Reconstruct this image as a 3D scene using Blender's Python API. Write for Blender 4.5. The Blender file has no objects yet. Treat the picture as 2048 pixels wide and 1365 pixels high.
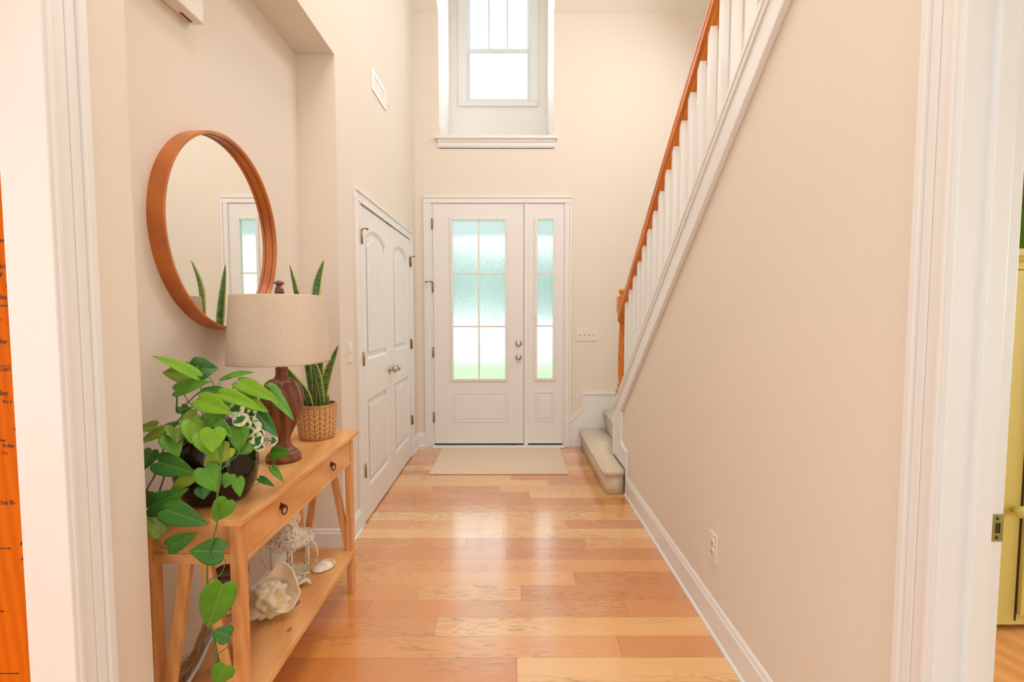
import bpy, bmesh, math, random
from mathutils import Vector, Matrix
C = bpy.context.scene.collection
SC = bpy.context.scene
PI = math.pi

# ------------------------------------------------------------------ camera
cam_d = bpy.data.cameras.new('camera')
cam_d.sensor_width = 36.0
cam_d.lens = 975.0 / 2048 * 36
cam_d.clip_start = 0.02
cam = bpy.data.objects.new('camera', cam_d); C.objects.link(cam)
cam.location = (0, 0, 1.36)
cam.rotation_euler = (math.radians(90) - math.atan(56.5 / 975), 0, -math.atan(2.5 / 975))
SC.camera = cam

# ------------------------------------------------------------------ world, lights, exposure
SC.view_settings.view_transform = 'Standard'
SC.view_settings.look = 'None'
SC.view_settings.exposure = 0.39
SC.view_settings.gamma = 1.0
SC.view_settings.use_curve_mapping = False
w = bpy.data.worlds.new('overcast_sky'); SC.world = w; w.use_nodes = True
wn = w.node_tree.nodes; wn['Background'].inputs[0].default_value = (0.93, 0.97, 1.0, 1)
wn['Background'].inputs[1].default_value = 1.9

def area(name, loc, rot, sx, sy, power, col):
    d = bpy.data.lights.new(name, 'AREA'); d.shape = 'RECTANGLE'; d.size = sx; d.size_y = sy
    d.energy = power; d.color = col
    o = bpy.data.objects.new(name, d); C.objects.link(o); o.location = loc
    o.rotation_euler = [math.radians(a) for a in rot]
    return o
# broad fill light added behind the camera; no window is built there
area('rear_fill_light', (0.0, -4.2, 1.9), (90, 0, 0), 5.5, 3.2, 100, (0.94, 0.97, 1.0))
# daylight of the dormer window, just outside its panes
area('dormer_daylight', (-0.14, 6.4, 4.8), (-82, 0, 0), 1.7, 2.6, 58, (0.98, 0.985, 1.0))
area('stairwell_fill_light', (1.90, 3.3, 3.9), (0, 44, 0), 1.3, 1.5, 33, (0.90, 0.96, 1.0))  # unseen fill added over the stairwell to light the closet doors
# unseen fill lights added high in the foyer to brighten walls and floor
pd = bpy.data.lights.new('foyer_point_fill', 'POINT'); pd.energy = 4; pd.color = (1.0, 0.99, 0.97); pd.shadow_soft_size = 0.22
po_ = bpy.data.objects.new('foyer_point_fill', pd); C.objects.link(po_); po_.location = (0.0, 2.75, 3.75)
area('foyer_overhead_fill', (0.0, 0.9, 5.0), (0, 0, 0), 1.4, 2.8, 48, (1.0, 0.98, 0.96))
area('green_room_light', (5.0, 1.0, 1.9), (0, 80, 0), 1.6, 1.6, 60, (1.0, 0.98, 0.93))  # area light inside the green room, source not modelled
area('side_room_fill_light', (-3.1, 0.35, 1.4), (0, -90, 6), 1.8, 2.0, 27, (0.88, 0.94, 1.0))  # fill added in the side room to brighten the right wall through the doorway

# ------------------------------------------------------------------ materials
def srgb(r, g, b):
    f = lambda c: (c / 12.92 if c <= 0.04045 else ((c + 0.055) / 1.055) ** 2.4)
    return (f(r / 255), f(g / 255), f(b / 255), 1)
class NT:
    def __init__(s, name):
        s.m = bpy.data.materials.new(name); s.m.use_nodes = True
        s.t = s.m.node_tree; s.b = s.t.nodes['Principled BSDF']
    def n(s, kind, **kw):
        nd = s.t.nodes.new(kind)
        for k, v in kw.items(): setattr(nd, k, v)
        return nd
    def l(s, a, b): s.t.links.new(a, b)
    def math(s, op, a, b=None, c=None):
        nd = s.n('ShaderNodeMath', operation=op)
        for i, x in enumerate((a, b, c)):
            if x is None: continue
            if isinstance(x, (int, float)): nd.inputs[i].default_value = x
            else: s.l(x, nd.inputs[i])
        return nd.outputs[0]
    def mix(s, fac, a, b, blend='MIX'):
        nd = s.n('ShaderNodeMix', data_type='RGBA', blend_type=blend)
        for i, x in ((0, fac), (6, a), (7, b)):
            if isinstance(x, (int, float, tuple)): nd.inputs[i].default_value = x
            else: s.l(x, nd.inputs[i])
        return nd.outputs[2]
    def ramp(s, fac, stops):
        nd = s.n('ShaderNodeValToRGB'); e = nd.color_ramp.elements
        while len(e) < len(stops): e.new(0.5)
        for k, (p, c) in enumerate(stops): e[k].position = p; e[k].color = c
        s.l(fac, nd.inputs[0]); return nd.outputs[0]
    def noise(s, vec, scale, detail=4, rough=0.5):
        nd = s.n('ShaderNodeTexNoise'); nd.inputs['Scale'].default_value = scale
        nd.inputs['Detail'].default_value = detail; nd.inputs['Roughness'].default_value = rough
        if vec is not None: s.l(vec, nd.inputs['Vector'])
        return nd.outputs['Fac']
    def pos(s, scale=(1, 1, 1), rot=(0, 0, 0)):
        g = s.n('ShaderNodeNewGeometry'); mp = s.n('ShaderNodeMapping')
        mp.inputs['Scale'].default_value = scale; mp.inputs['Rotation'].default_value = rot
        s.l(g.outputs['Position'], mp.inputs[0]); return mp.outputs[0]
    def obj(s, scale=(1, 1, 1)):
        g = s.n('ShaderNodeTexCoord'); mp = s.n('ShaderNodeMapping')
        mp.inputs['Scale'].default_value = scale
        s.l(g.outputs['Object'], mp.inputs[0]); return mp.outputs[0]
    def bump(s, h, strength=0.2, dist=0.002):
        nd = s.n('ShaderNodeBump'); nd.inputs['Strength'].default_value = strength
        nd.inputs['Distance'].default_value = dist; s.l(h, nd.inputs['Height'])
        s.l(nd.outputs[0], s.b.inputs['Normal'])
    def col(s, c):
        if isinstance(c, tuple): s.b.inputs['Base Color'].default_value = c
        else: s.l(c, s.b.inputs['Base Color'])
    def set(s, **kw):
        for k, v in kw.items(): s.b.inputs[k.replace('_', ' ')].default_value = v
        return s
def plain(name, c, rough=0.5, nscale=60, amp=0.04, bump=0.05, metal=0.0, spec=0.5):
    m = NT(name); v = m.pos()
    n1 = m.noise(v, nscale, 5)
    dk = tuple(x * (1 - amp) for x in c[:3]) + (1,)
    m.col(m.mix(n1, dk, c)); m.set(Roughness=rough, Metallic=metal)
    m.b.inputs['Specular IOR Level'].default_value = spec
    if bump: m.bump(n1, bump)
    return m.m
def wood(name, light, dark, scale=(1, 1, 1), rough=0.45, ring=9.0, coat=0.0):
    m = NT(name); v = m.pos(scale)
    n1 = m.noise(v, 4, 6, 0.6)
    wv = m.n('ShaderNodeTexWave', wave_type='BANDS', bands_direction='DIAGONAL')
    wv.inputs['Scale'].default_value = ring; wv.inputs['Distortion'].default_value = 5
    wv.inputs['Detail'].default_value = 3; m.l(v, wv.inputs['Vector'])
    n2 = m.noise(v, 40, 3)
    f = m.math('ADD', m.math('MULTIPLY', n1, 0.6), m.math('MULTIPLY', wv.outputs['Fac'], 0.25))
    f = m.math('ADD', f, m.math('MULTIPLY', n2, 0.25))
    m.col(m.ramp(f, [(0.25, dark), (0.75, light)])); m.set(Roughness=rough)
    m.b.inputs['Coat Weight'].default_value = coat
    m.bump(n2, 0.08)
    return m.m

WALL = plain('cream_wall_paint', srgb(238, 227, 213), 0.75, 220, 0.02, 0.06, spec=0.25)
TRIM = plain('white_trim_paint', srgb(241, 238, 235), 0.38, 30, 0.02, 0.03)
DOORW = plain('white_door_paint', srgb(240, 236, 232), 0.42, 30, 0.02, 0.03)
CEILM = plain('cream_ceiling_paint', srgb(246, 239, 228), 0.9, 150, 0.03, 0.1, spec=0.2)
WINW = plain('white_vinyl', srgb(232, 236, 240), 0.35, 30, 0.02, 0)
DORMW = plain('white_dormer_paint', srgb(247, 243, 238), 0.7, 60, 0.02, 0.03)
CASEW = plain('white_door_jamb_paint', srgb(238, 243, 244), 0.4, 30, 0.02, 0.03)
GREENW = plain('bright_green_paint', srgb(122, 178, 22), 0.7, 150, 0.03, 0.05)
OLIVEC = plain('bounce_tinted_ceiling', srgb(176, 176, 96), 0.9, 150, 0.03, 0.05)  # green bounce light from the walls is mixed into this ceiling colour
OLIVEP = plain('painted_olive_wood', srgb(214, 200, 112), 0.5, 20, 0.08, 0.06)
PLATE = plain('ivory_plastic', srgb(240, 230, 216), 0.35, 50, 0.01, 0)
DARK = plain('dark_recess', srgb(60, 42, 32), 0.7, 50, 0.2, 0)
BRONZE = plain('aged_bronze', srgb(92, 62, 48), 0.4, 80, 0.3, 0.1, metal=0.8)
NICKEL = plain('satin_nickel', srgb(196, 184, 166), 0.22, 90, 0.1, 0.03, metal=1.0)
BRASSY = plain('worn_brass', srgb(168, 142, 104), 0.35, 120, 0.35, 0.1, metal=0.9)
PINE = wood('honey_pine', srgb(242, 184, 120), srgb(218, 146, 82), (1.2, 0.35, 1.2), 0.42, 5)
PINE_V = wood('honey_pine_upright', srgb(238, 176, 112), srgb(212, 138, 76), (2.5, 2.5, 0.35), 0.45, 5)
KNOTM = plain('pine_knot', srgb(190, 130, 84), 0.5, 200, 0.3, 0)
RAILW = wood('orange_oak', srgb(228, 138, 46), srgb(184, 90, 22), (4, 0.5, 0.8), 0.38, 7, 0.0)
RINGW = wood('amber_bent_wood', srgb(210, 120, 44), srgb(176, 88, 30), (1, 1, 1), 0.35, 3, 0.2)
WALNUT = wood('carved_walnut', srgb(150, 86, 52), srgb(84, 42, 24), (3, 3, 0.8), 0.36, 4, 0.15)
CHARTW = wood('orange_stained_board', srgb(224, 112, 6), srgb(196, 88, 2), (4, 1, 0.3), 0.5, 6)
CHARTW.node_tree.nodes['Principled BSDF'].inputs['Specular IOR Level'].default_value = 0.1; CHARTW.node_tree.nodes['Principled BSDF'].inputs['Roughness'].default_value = 0.8
INK = plain('dark_marker', srgb(70, 34, 26), 0.6, 50, 0.2, 0)
REDINK = plain('red_marker', srgb(214, 52, 20), 0.6, 50, 0.2, 0)

def mirror_mat():
    m = NT('mirror_silver'); m.col((0.93, 0.93, 0.9, 1)); m.set(Roughness=0.0, Metallic=1.0)
    return m.m
MIRR = mirror_mat()
def glass_clear():
    m = NT('clear_pane'); t = m.t; t.nodes.remove(m.b)
    tr = m.n('ShaderNodeBsdfTransparent'); tr.inputs[0].default_value = (0.96, 0.98, 0.98, 1)
    gl = m.n('ShaderNodeBsdfGlossy'); gl.inputs['Roughness'].default_value = 0.02
    mx = m.n('ShaderNodeMixShader'); mx.inputs[0].default_value = 0.06
    m.l(tr.outputs[0], mx.inputs[1]); m.l(gl.outputs[0], mx.inputs[2])
    m.l(mx.outputs[0], t.nodes['Material Output'].inputs[0]); return m.m
CLEAR = glass_clear()
def glass_rain():
    m = NT('obscure_rain_glass'); t = m.t; t.nodes.remove(m.b)
    v = m.pos((1, 1, 0.28)); nz = m.noise(v, 130, 3, 0.6)
    bp = m.n('ShaderNodeBump'); bp.inputs['Strength'].default_value = 0.8; bp.inputs['Distance'].default_value = 0.006
    m.l(nz, bp.inputs['Height'])
    rf = m.n('ShaderNodeBsdfRefraction'); rf.inputs['IOR'].default_value = 1.14
    rf.inputs['Roughness'].default_value = 0.16; rf.inputs[0].default_value = (0.90, 0.94, 0.95, 1)
    m.l(bp.outputs[0], rf.inputs['Normal'])
    tl = m.n('ShaderNodeBsdfTranslucent'); tl.inputs[0].default_value = (0.93, 0.98, 0.98, 1)
    gl = m.n('ShaderNodeBsdfGlossy'); gl.inputs['Roughness'].default_value = 0.2
    m.l(bp.outputs[0], gl.inputs['Normal'])
    a = m.n('ShaderNodeMixShader'); a.inputs[0].default_value = 0.2
    m.l(rf.outputs[0], a.inputs[1]); m.l(tl.outputs[0], a.inputs[2])
    b = m.n('ShaderNodeMixShader'); b.inputs[0].default_value = 0.05
    m.l(a.outputs[0], b.inputs[1]); m.l(gl.outputs[0], b.inputs[2])
    m.l(b.outputs[0], t.nodes['Material Output'].inputs[0]); return m.m
RAIN = glass_rain()
def floor_mat():
    m = NT('oak_planks')
    at = m.n('ShaderNodeAttribute', attribute_name='plank'); sep = m.n('ShaderNodeSeparateColor')
    m.l(at.outputs['Color'], sep.inputs[0])
    tint, off = sep.outputs[0], sep.outputs[1]
    g = m.n('ShaderNodeNewGeometry'); cmb = m.n('ShaderNodeCombineXYZ')
    m.l(m.math('MULTIPLY', off, 37.0), cmb.inputs[0]); m.l(m.math('MULTIPLY', off, 11.0), cmb.inputs[2])
    ad = m.n('ShaderNodeVectorMath', operation='ADD'); m.l(g.outputs['Position'], ad.inputs[0]); m.l(cmb.outputs[0], ad.inputs[1])
    def mp(sc):
        q = m.n('ShaderNodeMapping'); q.inputs['Scale'].default_value = sc; m.l(ad.outputs[0], q.inputs[0]); return q.outputs[0]
    fine = m.noise(mp((3, 60, 3)), 3.0, 5, 0.65)
    big = m.noise(mp((1.3, 7, 1)), 1.8, 3, 0.5)
    # cathedral figure: contour bands of a stretched noise
    cath = m.math('FRACT', m.math('MULTIPLY', big, 11.0))
    line = m.math('SMOOTH_MIN', cath, 0.5, 0.2)
    lines = m.ramp(cath, [(0.0, (1, 1, 1, 1)), (0.14, (0.5, 0.5, 0.5, 1)), (0.4, (0, 0, 0, 1))])
    mask = m.ramp(m.noise(mp((0.8, 3, 1)), 1.3, 2), [(0.42, (0, 0, 0, 1)), (0.55, (1, 1, 1, 1))])
    grain = m.math('MULTIPLY', lines, mask)
    grain = m.math('MULTIPLY', grain, m.ramp(fine, [(0.3, (0.25, 0.25, 0.25, 1)), (0.5, (1, 1, 1, 1))]))
    base = m.ramp(tint, [(0.0, srgb(212, 130, 64)), (0.35, srgb(242, 172, 96)), (0.7, srgb(252, 196, 120)), (1.0, srgb(255, 216, 150))])
    c = m.mix(m.math('MULTIPLY', big, 0.35), base, srgb(228, 150, 80))
    c = m.mix(m.math('MULTIPLY', fine, 0.35), c, srgb(216, 136, 72))
    c = m.mix(m.math('MULTIPLY', grain, 0.75), c, srgb(150, 92, 54))
    m.col(c); m.set(Roughness=0.30)
    m.b.inputs['Specular IOR Level'].default_value = 0.9
    h = m.math('SUBTRACT', m.math('MULTIPLY', fine, 0.25), m.math('MULTIPLY', grain, 1.0))
    m.bump(h, 0.4, 0.002)
    m.b.inputs['Coat Weight'].default_value = 1.0; m.b.inputs['Coat Roughness'].default_value = 0.17; m.b.inputs['Coat IOR'].default_value = 1.9
    rr = m.math('ADD', m.math('MULTIPLY', m.noise(mp((1, 2, 1)), 3, 2), 0.08), 0.16)
    m.l(rr, m.b.inputs['Roughness'])
    return m.m
FLOORM = floor_mat()
def carpet_mat():
    m = NT('oatmeal_carpet'); v = m.pos()
    n1 = m.noise(v, 130, 4, 0.75); n2 = m.noise(v, 40, 3)
    c = m.ramp(n1, [(0.34, srgb(172, 144, 112)), (0.48, srgb(242, 222, 192)), (0.62, srgb(255, 248, 230))])
    m.col(m.mix(m.math('MULTIPLY', n2, 0.35), c, srgb(204, 184, 160))); m.set(Roughness=0.95)
    m.b.inputs['Sheen Weight'].default_value = 0.3
    m.bump(n1, 0.35, 0.004); return m.m
CARPET = carpet_mat()
def rug_mat():
    m = NT('woven_beige_rug'); v = m.pos()
    a = m.noise(m.pos((60, 12, 1)), 3, 3); b = m.noise(v, 300, 2)
    # faint diamond figure
    s = m.n('ShaderNodeSeparateXYZ'); g = m.n('ShaderNodeNewGeometry'); m.l(g.outputs['Position'], s.inputs[0])
    d1 = m.math('SINE', m.math('MULTIPLY', m.math('ADD', s.outputs[0], s.outputs[1]), 70.0))
    d2 = m.math('SINE', m.math('MULTIPLY', m.math('SUBTRACT', s.outputs[0], s.outputs[1]), 70.0))
    dd = m.math('GREATER_THAN', m.math('ABSOLUTE', m.math('MULTIPLY', d1, d2)), 0.55)
    c = m.mix(m.math('MULTIPLY', a, 0.5), srgb(234, 212, 188), srgb(218, 192, 164))
    c = m.mix(m.math('MULTIPLY', dd, 0.35), c, srgb(212, 186, 150))
    m.col(c); m.set(Roughness=0.9); m.bump(b, 0.5, 0.002); return m.m
RUGM = rug_mat()
def linen_mat():
    m = NT('linen_shade_cloth')
    a = m.noise(m.pos((8, 8, 260)), 2, 3, 0.6); b = m.noise(m.pos((160, 160, 6)), 2, 3, 0.6)
    f = m.math('MULTIPLY', m.math('ADD', a, b), 0.5)
    m.col(m.ramp(f, [(0.3, srgb(228, 208, 184)), (0.7, srgb(250, 238, 222))])); m.set(Roughness=0.9)
    m.b.inputs['Transmission Weight'].default_value = 0.0
    m.bump(f, 0.3, 0.001)
    tl = m.n('ShaderNodeBsdfTranslucent'); tl.inputs[0].default_value = srgb(236, 214, 186)
    mx = m.n('ShaderNodeMixShader'); mx.inputs[0].default_value = 0.25
    m.l(m.b.outputs[0], mx.inputs[1]); m.l(tl.outputs[0], mx.inputs[2])
    m.l(mx.outputs[0], m.t.nodes['Material Output'].inputs[0])
    return m.m
LINEN = linen_mat()
def basket_mat():
    m = NT('herringbone_wicker')
    tc = m.n('ShaderNodeUVMap'); s = m.n('ShaderNodeSeparateXYZ'); m.l(tc.outputs[0], s.inputs[0])
    u = m.math('MULTIPLY', s.outputs[0], 24.0); v = m.math('MULTIPLY', s.outputs[1], 10.0)
    tri = m.math('PINGPONG', u, 1.0)
    st = m.math('FRACT', m.math('ADD', v, m.math('MULTIPLY', tri, 0.9)))
    edge = m.ramp(st, [(0.0, (0, 0, 0, 1)), (0.10, (1, 1, 1, 1)), (0.90, (1, 1, 1, 1)), (1.0, (0, 0, 0, 1))])
    ce = m.ramp(m.math('PINGPONG', u, 1.0), [(0.0, (0, 0, 0, 1)), (0.1, (1, 1, 1, 1)), (0.9, (1, 1, 1, 1)), (1.0, (0, 0, 0, 1))])
    h = m.math('MULTIPLY', edge, ce)
    n = m.noise(m.pos(), 90, 3)
    c = m.mix(m.math('MULTIPLY', n, 0.5), srgb(236, 186, 126), srgb(212, 150, 90))
    m.col(m.mix(h, srgb(160, 100, 52), c)); m.set(Roughness=0.55); m.bump(h, 0.9, 0.004); return m.m
WICKER = basket_mat()
def leaf_mat(name, a, b, rough=0.34):
    m = NT(name); n = m.noise(m.pos(), 22, 3); n2 = m.noise(m.pos(), 150, 2)
    uv = m.n('ShaderNodeUVMap'); s = m.n('ShaderNodeSeparateXYZ'); m.l(uv.outputs[0], s.inputs[0])
    u, v = s.outputs[0], s.outputs[1]
    c = m.mix(n, a, b); c = m.mix(m.math('MULTIPLY', m.math('GREATER_THAN', n2, 0.70), 0.3), c, srgb(220, 230, 130))
    rib = m.ramp(u, [(0.0, (1, 1, 1, 1)), (0.07, (0, 0, 0, 1))])
    vein = m.math('POWER', m.math('ABSOLUTE', m.math('SINE', m.math('MULTIPLY', m.math('SUBTRACT', v, m.math('MULTIPLY', u, 0.22)), 34.0))), 6.0)
    c = m.mix(m.math('MULTIPLY', rib, 0.3), c, srgb(196, 216, 110))
    c = m.mix(m.math('MULTIPLY', vein, 0.05), c, srgb(196, 216, 110))
    m.col(c); m.set(Roughness=rough)
    m.bump(m.math('SUBTRACT', m.math('MULTIPLY', n, 0.3), m.math('ADD', m.math('MULTIPLY', vein, 0.12), m.math('MULTIPLY', rib, 0.5))), 0.35, 0.003)
    tl = m.n('ShaderNodeBsdfTranslucent'); m.l(c, tl.inputs[0])
    mx = m.n('ShaderNodeMixShader'); mx.inputs[0].default_value = 0.3
    m.l(m.b.outputs[0], mx.inputs[1]); m.l(tl.outputs[0], mx.inputs[2])
    m.l(mx.outputs[0], m.t.nodes['Material Output'].inputs[0]); return m.m
LEAFM = [leaf_mat('pothos_lime', srgb(118, 178, 30), srgb(156, 206, 48)),
         leaf_mat('pothos_mid', srgb(76, 150, 34), srgb(122, 186, 44)),
         leaf_mat('pothos_deep', srgb(40, 110, 40), srgb(78, 148, 46)),
         leaf_mat('pothos_olive', srgb(112, 142, 38), srgb(146, 174, 50)),
         leaf_mat('pothos_yellow', srgb(156, 190, 34), srgb(190, 208, 70))]
STEMM = plain('green_stem', srgb(92, 132, 52), 0.5, 60, 0.2, 0.1)
STEMB = plain('brown_green_stem', srgb(104, 104, 48), 0.5, 60, 0.3, 0.1)
def ivy_mat():
    m = NT('white_edged_leaf')
    at = m.n('ShaderNodeUVMap'); s = m.n('ShaderNodeSeparateXYZ'); m.l(at.outputs[0], s.inputs[0])
    n = m.noise(m.pos(), 60, 2)
    d = m.math('ADD', m.math('MULTIPLY', s.outputs[0], 0.55), m.math('MULTIPLY', m.math('SUBTRACT', n, 0.42), 2.2))
    m.col(m.ramp(d, [(0.44, srgb(54, 116, 52)), (0.52, srgb(238, 238, 200))])); m.set(Roughness=0.4); return m.m
IVYM = ivy_mat()
def snake_mat():
    m = NT('banded_sword_leaf')
    at = m.n('ShaderNodeUVMap'); s = m.n('ShaderNodeSeparateXYZ'); m.l(at.outputs[0], s.inputs[0])
    e = m.math('ABSOLUTE', m.math('SUBTRACT', s.outputs[0], 0.5))
    bands = m.noise(m.pos((14, 14, 110)), 1.4, 4, 0.6)
    c = m.ramp(bands, [(0.40, srgb(40, 86, 44)), (0.58, srgb(96, 132, 70))])
    c = m.mix(m.math('GREATER_THAN', e, 0.36), c, srgb(206, 204, 84))
    m.col(c); m.set(Roughness=0.35); return m.m
SNAKEM = snake_mat()
def darkglass():
    m = NT('brown_black_glass'); m.col(srgb(34, 22, 10)); m.set(Roughness=0.04)
    m.b.inputs['Specular IOR Level'].default_value = 0.45
    return m.m
DGLASS = darkglass()
def neckglass():
    m = NT('clear_neck_glass'); m.col((0.8, 0.88, 0.84, 1)); m.set(Roughness=0.03)
    m.b.inputs['Transmission Weight'].default_value = 0.9; m.b.inputs['IOR'].default_value = 1.3; return m.m
NGLASS = neckglass()
def lantern_mat():
    m = NT('distressed_cream_metal'); n = m.noise(m.pos(), 90, 3, 0.5)
    m.col(m.ramp(n, [(0.30, srgb(140, 98, 60)), (0.38, srgb(216, 192, 154)), (0.50, srgb(248, 238, 220))]))
    m.set(Roughness=0.45, Metallic=0.0); m.bump(n, 0.25, 0.002); return m.m
LANTM = lantern_mat()
def shell_mat():
    m = NT('conch_shell'); n = m.noise(m.pos(), 30, 5, 0.6)
    m.col(m.ramp(n, [(0.32, srgb(222, 192, 130)), (0.5, srgb(240, 226, 194)), (0.7, srgb(250, 244, 228))]))
    m.set(Roughness=0.35); m.bump(n, 0.5, 0.006); return m.m
SHELLM = shell_mat()
SHELLIN = plain('shell_lip', srgb(246, 222, 188), 0.2, 30, 0.05, 0)
def abal_mat():
    m = NT('pearly_shell'); n = m.noise(m.pos((7, 16, 7)), 2, 3)
    m.col(m.ramp(n, [(0.4, srgb(226, 178, 120)), (0.52, srgb(248, 240, 226))])); m.set(Roughness=0.15); return m.m
PEARL = abal_mat()
def bark_mat():
    m = NT('birch_bark'); n = m.noise(m.pos((20, 20, 120)), 1.2, 5, 0.7)
    m.col(m.ramp(n, [(0.38, srgb(104, 62, 34)), (0.5, srgb(186, 138, 92)), (0.66, srgb(222, 190, 148))]))
    m.set(Roughness=0.8); m.bump(n, 0.8, 0.006); return m.m
BARK = bark_mat()
LIDM = plain('dark_plum_lid', srgb(98, 66, 62), 0.3, 60, 0.15, 0.05)
STRAW = plain('dried_grass', srgb(212, 166, 112), 0.8, 90, 0.35, 0.1)
RIBBON = plain('white_ribbon', srgb(238, 232, 238), 0.6, 90, 0.05, 0.05)
SOIL = plain('dark_soil', srgb(58, 42, 30), 0.95, 120, 0.5, 0.5)
LAWN = plain('lawn_green', srgb(150, 196, 96), 0.9, 3, 0.2, 0)
ROAD = plain('pale_concrete', srgb(226, 226, 226), 0.9, 3, 0.05, 0)
TREEM = plain('tree_green', srgb(84, 140, 124), 0.9, 1.2, 0.45, 0)
PORCH = plain('porch_paint', srgb(176, 190, 204), 0.8, 3, 0.05, 0)
SIDEW = plain('side_room_paint', srgb(226, 210, 190), 0.8, 100, 0.03, 0)

# ------------------------------------------------------------------ helpers
def bmx(): return bmesh.new()
def box(bm, x0, x1, y0, y1, z0, z1, mi=0):
    r = bmesh.ops.create_cube(bm, size=1.0)
    bmesh.ops.transform(bm, matrix=Matrix.Translation(((x0+x1)/2, (y0+y1)/2, (z0+z1)/2)) @ Matrix.Diagonal((abs(x1-x0), abs(y1-y0), abs(z1-z0), 1)), verts=r['verts'])
    for f in {f for v in r['verts'] for f in v.link_faces}: f.material_index = mi
    return r['verts']
def prism(bm, poly, axis, a0, a1, mi=0):
    # poly: list of 2D points; axis 'X': (y,z); 'Y': (x,z); 'Z': (x,y)
    def p(u, v, a): return {'X': (a, u, v), 'Y': (u, a, v), 'Z': (u, v, a)}[axis]
    lo = [bm.verts.new(p(u, v, a0)) for u, v in poly]; hi = [bm.verts.new(p(u, v, a1)) for u, v in poly]
    fs = [bm.faces.new(lo), bm.faces.new(hi[::-1])]
    n = len(poly)
    for i in range(n): fs.append(bm.faces.new((lo[i], hi[i], hi[(i+1) % n], lo[(i+1) % n])))
    for f in fs: f.material_index = mi
    bmesh.ops.recalc_face_normals(bm, faces=fs)
    return lo + hi
def tube(bm, pts, r, n=8, cap=True, mi=0):
    pts = [Vector(p) for p in pts]; rings = []; m = len(pts)
    up = Vector((0.13, 0.21, 0.97))
    for i, p in enumerate(pts):
        t = (pts[min(i+1, m-1)] - pts[max(i-1, 0)]).normalized()
        a = t.cross(up)
        if a.length < 1e-4: a = t.cross(Vector((1, 0, 0)))
        a.normalize(); b = a.cross(t)
        rr = r[i] if isinstance(r, (list, tuple)) else r
        rings.append([bm.verts.new(p + (a*math.cos(2*PI*k/n) + b*math.sin(2*PI*k/n))*rr) for k in range(n)])
    fs = []
    for i in range(m-1):
        for k in range(n): fs.append(bm.faces.new((rings[i][k], rings[i][(k+1) % n], rings[i+1][(k+1) % n], rings[i+1][k])))
    if cap: fs += [bm.faces.new(rings[0][::-1]), bm.faces.new(rings[-1])]
    for f in fs: f.material_index = mi; f.smooth = True
    return fs
def smooth_pts(pts, k=4):
    pts = [Vector(p) for p in pts]; out = []
    for i in range(len(pts)-1):
        p0, p1, p2, p3 = pts[max(i-1, 0)], pts[i], pts[i+1], pts[min(i+2, len(pts)-1)]
        for j in range(k):
            t = j/k
            out.append(0.5*((2*p1) + (p2-p0)*t + (2*p0-5*p1+4*p2-p3)*t*t + (3*p1-p0-3*p2+p3)*t**3))
    out.append(pts[-1]); return out
def lathe(bm, prof, c=(0, 0, 0), n=32, fr=None, sx=1.0, sy=1.0, uv=False, mi=0, smooth=True, cap=True):
    c = Vector(c); rings = []
    for i, (r, z) in enumerate(prof):
        ring = []
        for k in range(n):
            a = 2*PI*k/n
            q = r*(fr(a, z, r) if fr else 1)
            ring.append(bm.verts.new(c + Vector((math.cos(a)*q*sx, math.sin(a)*q*sy, z))))
        rings.append(ring)
    fs = []; ly = bm.loops.layers.uv.verify() if uv else None
    m = len(prof)
    for i in range(m-1):
        for k in range(n):
            f = bm.faces.new((rings[i][k], rings[i][(k+1) % n], rings[i+1][(k+1) % n], rings[i+1][k])); fs.append(f)
            if uv:
                for lp, (uu, vv) in zip(f.loops, ((k, i), (k+1, i), (k+1, i+1), (k, i+1))): lp[ly].uv = (uu/n, vv/(m-1))
    if cap:
        if prof[0][0] > 1e-5: fs.append(bm.faces.new(rings[0][::-1]))
        if prof[-1][0] > 1e-5: fs.append(bm.faces.new(rings[-1]))
    for f in fs: f.smooth = smooth; f.material_index = mi
    return fs
def obj(name, bm, mats, parent=None, bevel=0, smooth=None, sub=0):
    if not bevel: bmesh.ops.remove_doubles(bm, verts=bm.verts, dist=1e-6)
    me = bpy.data.meshes.new(name); bm.to_mesh(me); bm.free()
    o = bpy.data.objects.new(name, me); C.objects.link(o)
    for m in (mats if isinstance(mats, (list, tuple)) else [mats]): me.materials.append(m)
    if parent is not None:
        o.parent = parent
        o.matrix_parent_inverse = Matrix.Translation(-Vector(parent.get('_loc', (0, 0, 0))))
    if bevel:
        b = o.modifiers.new('bevel', 'BEVEL'); b.width = bevel; b.segments = 2; b.limit_method = 'ANGLE'; b.angle_limit = math.radians(40)
    if sub:
        s = o.modifiers.new('subdivision', 'SUBSURF'); s.levels = sub; s.render_levels = sub
    if smooth is not None:
        for p in me.polygons: p.use_smooth = smooth
    return o
def thing(name, label, cat, loc=(0, 0, 0), group=None, kind=None):
    o = bpy.data.objects.new(name, None); C.objects.link(o); o.location = loc
    o.empty_display_size = 0.05; o['_loc'] = loc
    if label: o['label'] = label
    if cat: o['category'] = cat
    if group: o['group'] = group
    if kind: o['kind'] = kind
    return o
def tag(o, label, cat, group=None, kind=None):
    if label: o['label'] = label
    if cat: o['category'] = cat
    if group: o['group'] = group
    if kind: o['kind'] = kind
    return o
def struct(name, bm, mats, parent=None, label=None, **kw):
    o = obj(name, bm, mats, parent, **kw)
    if parent is None: o['kind'] = 'structure'
    if label: o['label'] = label
    return o
def one(f, *a):
    bm = bmx(); f(bm, *a); return bm

# ================================================================== THE SETTING
WX, RX, FY = -0.945, 0.865, 4.89          # left wall face, right wall face, front wall face
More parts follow.
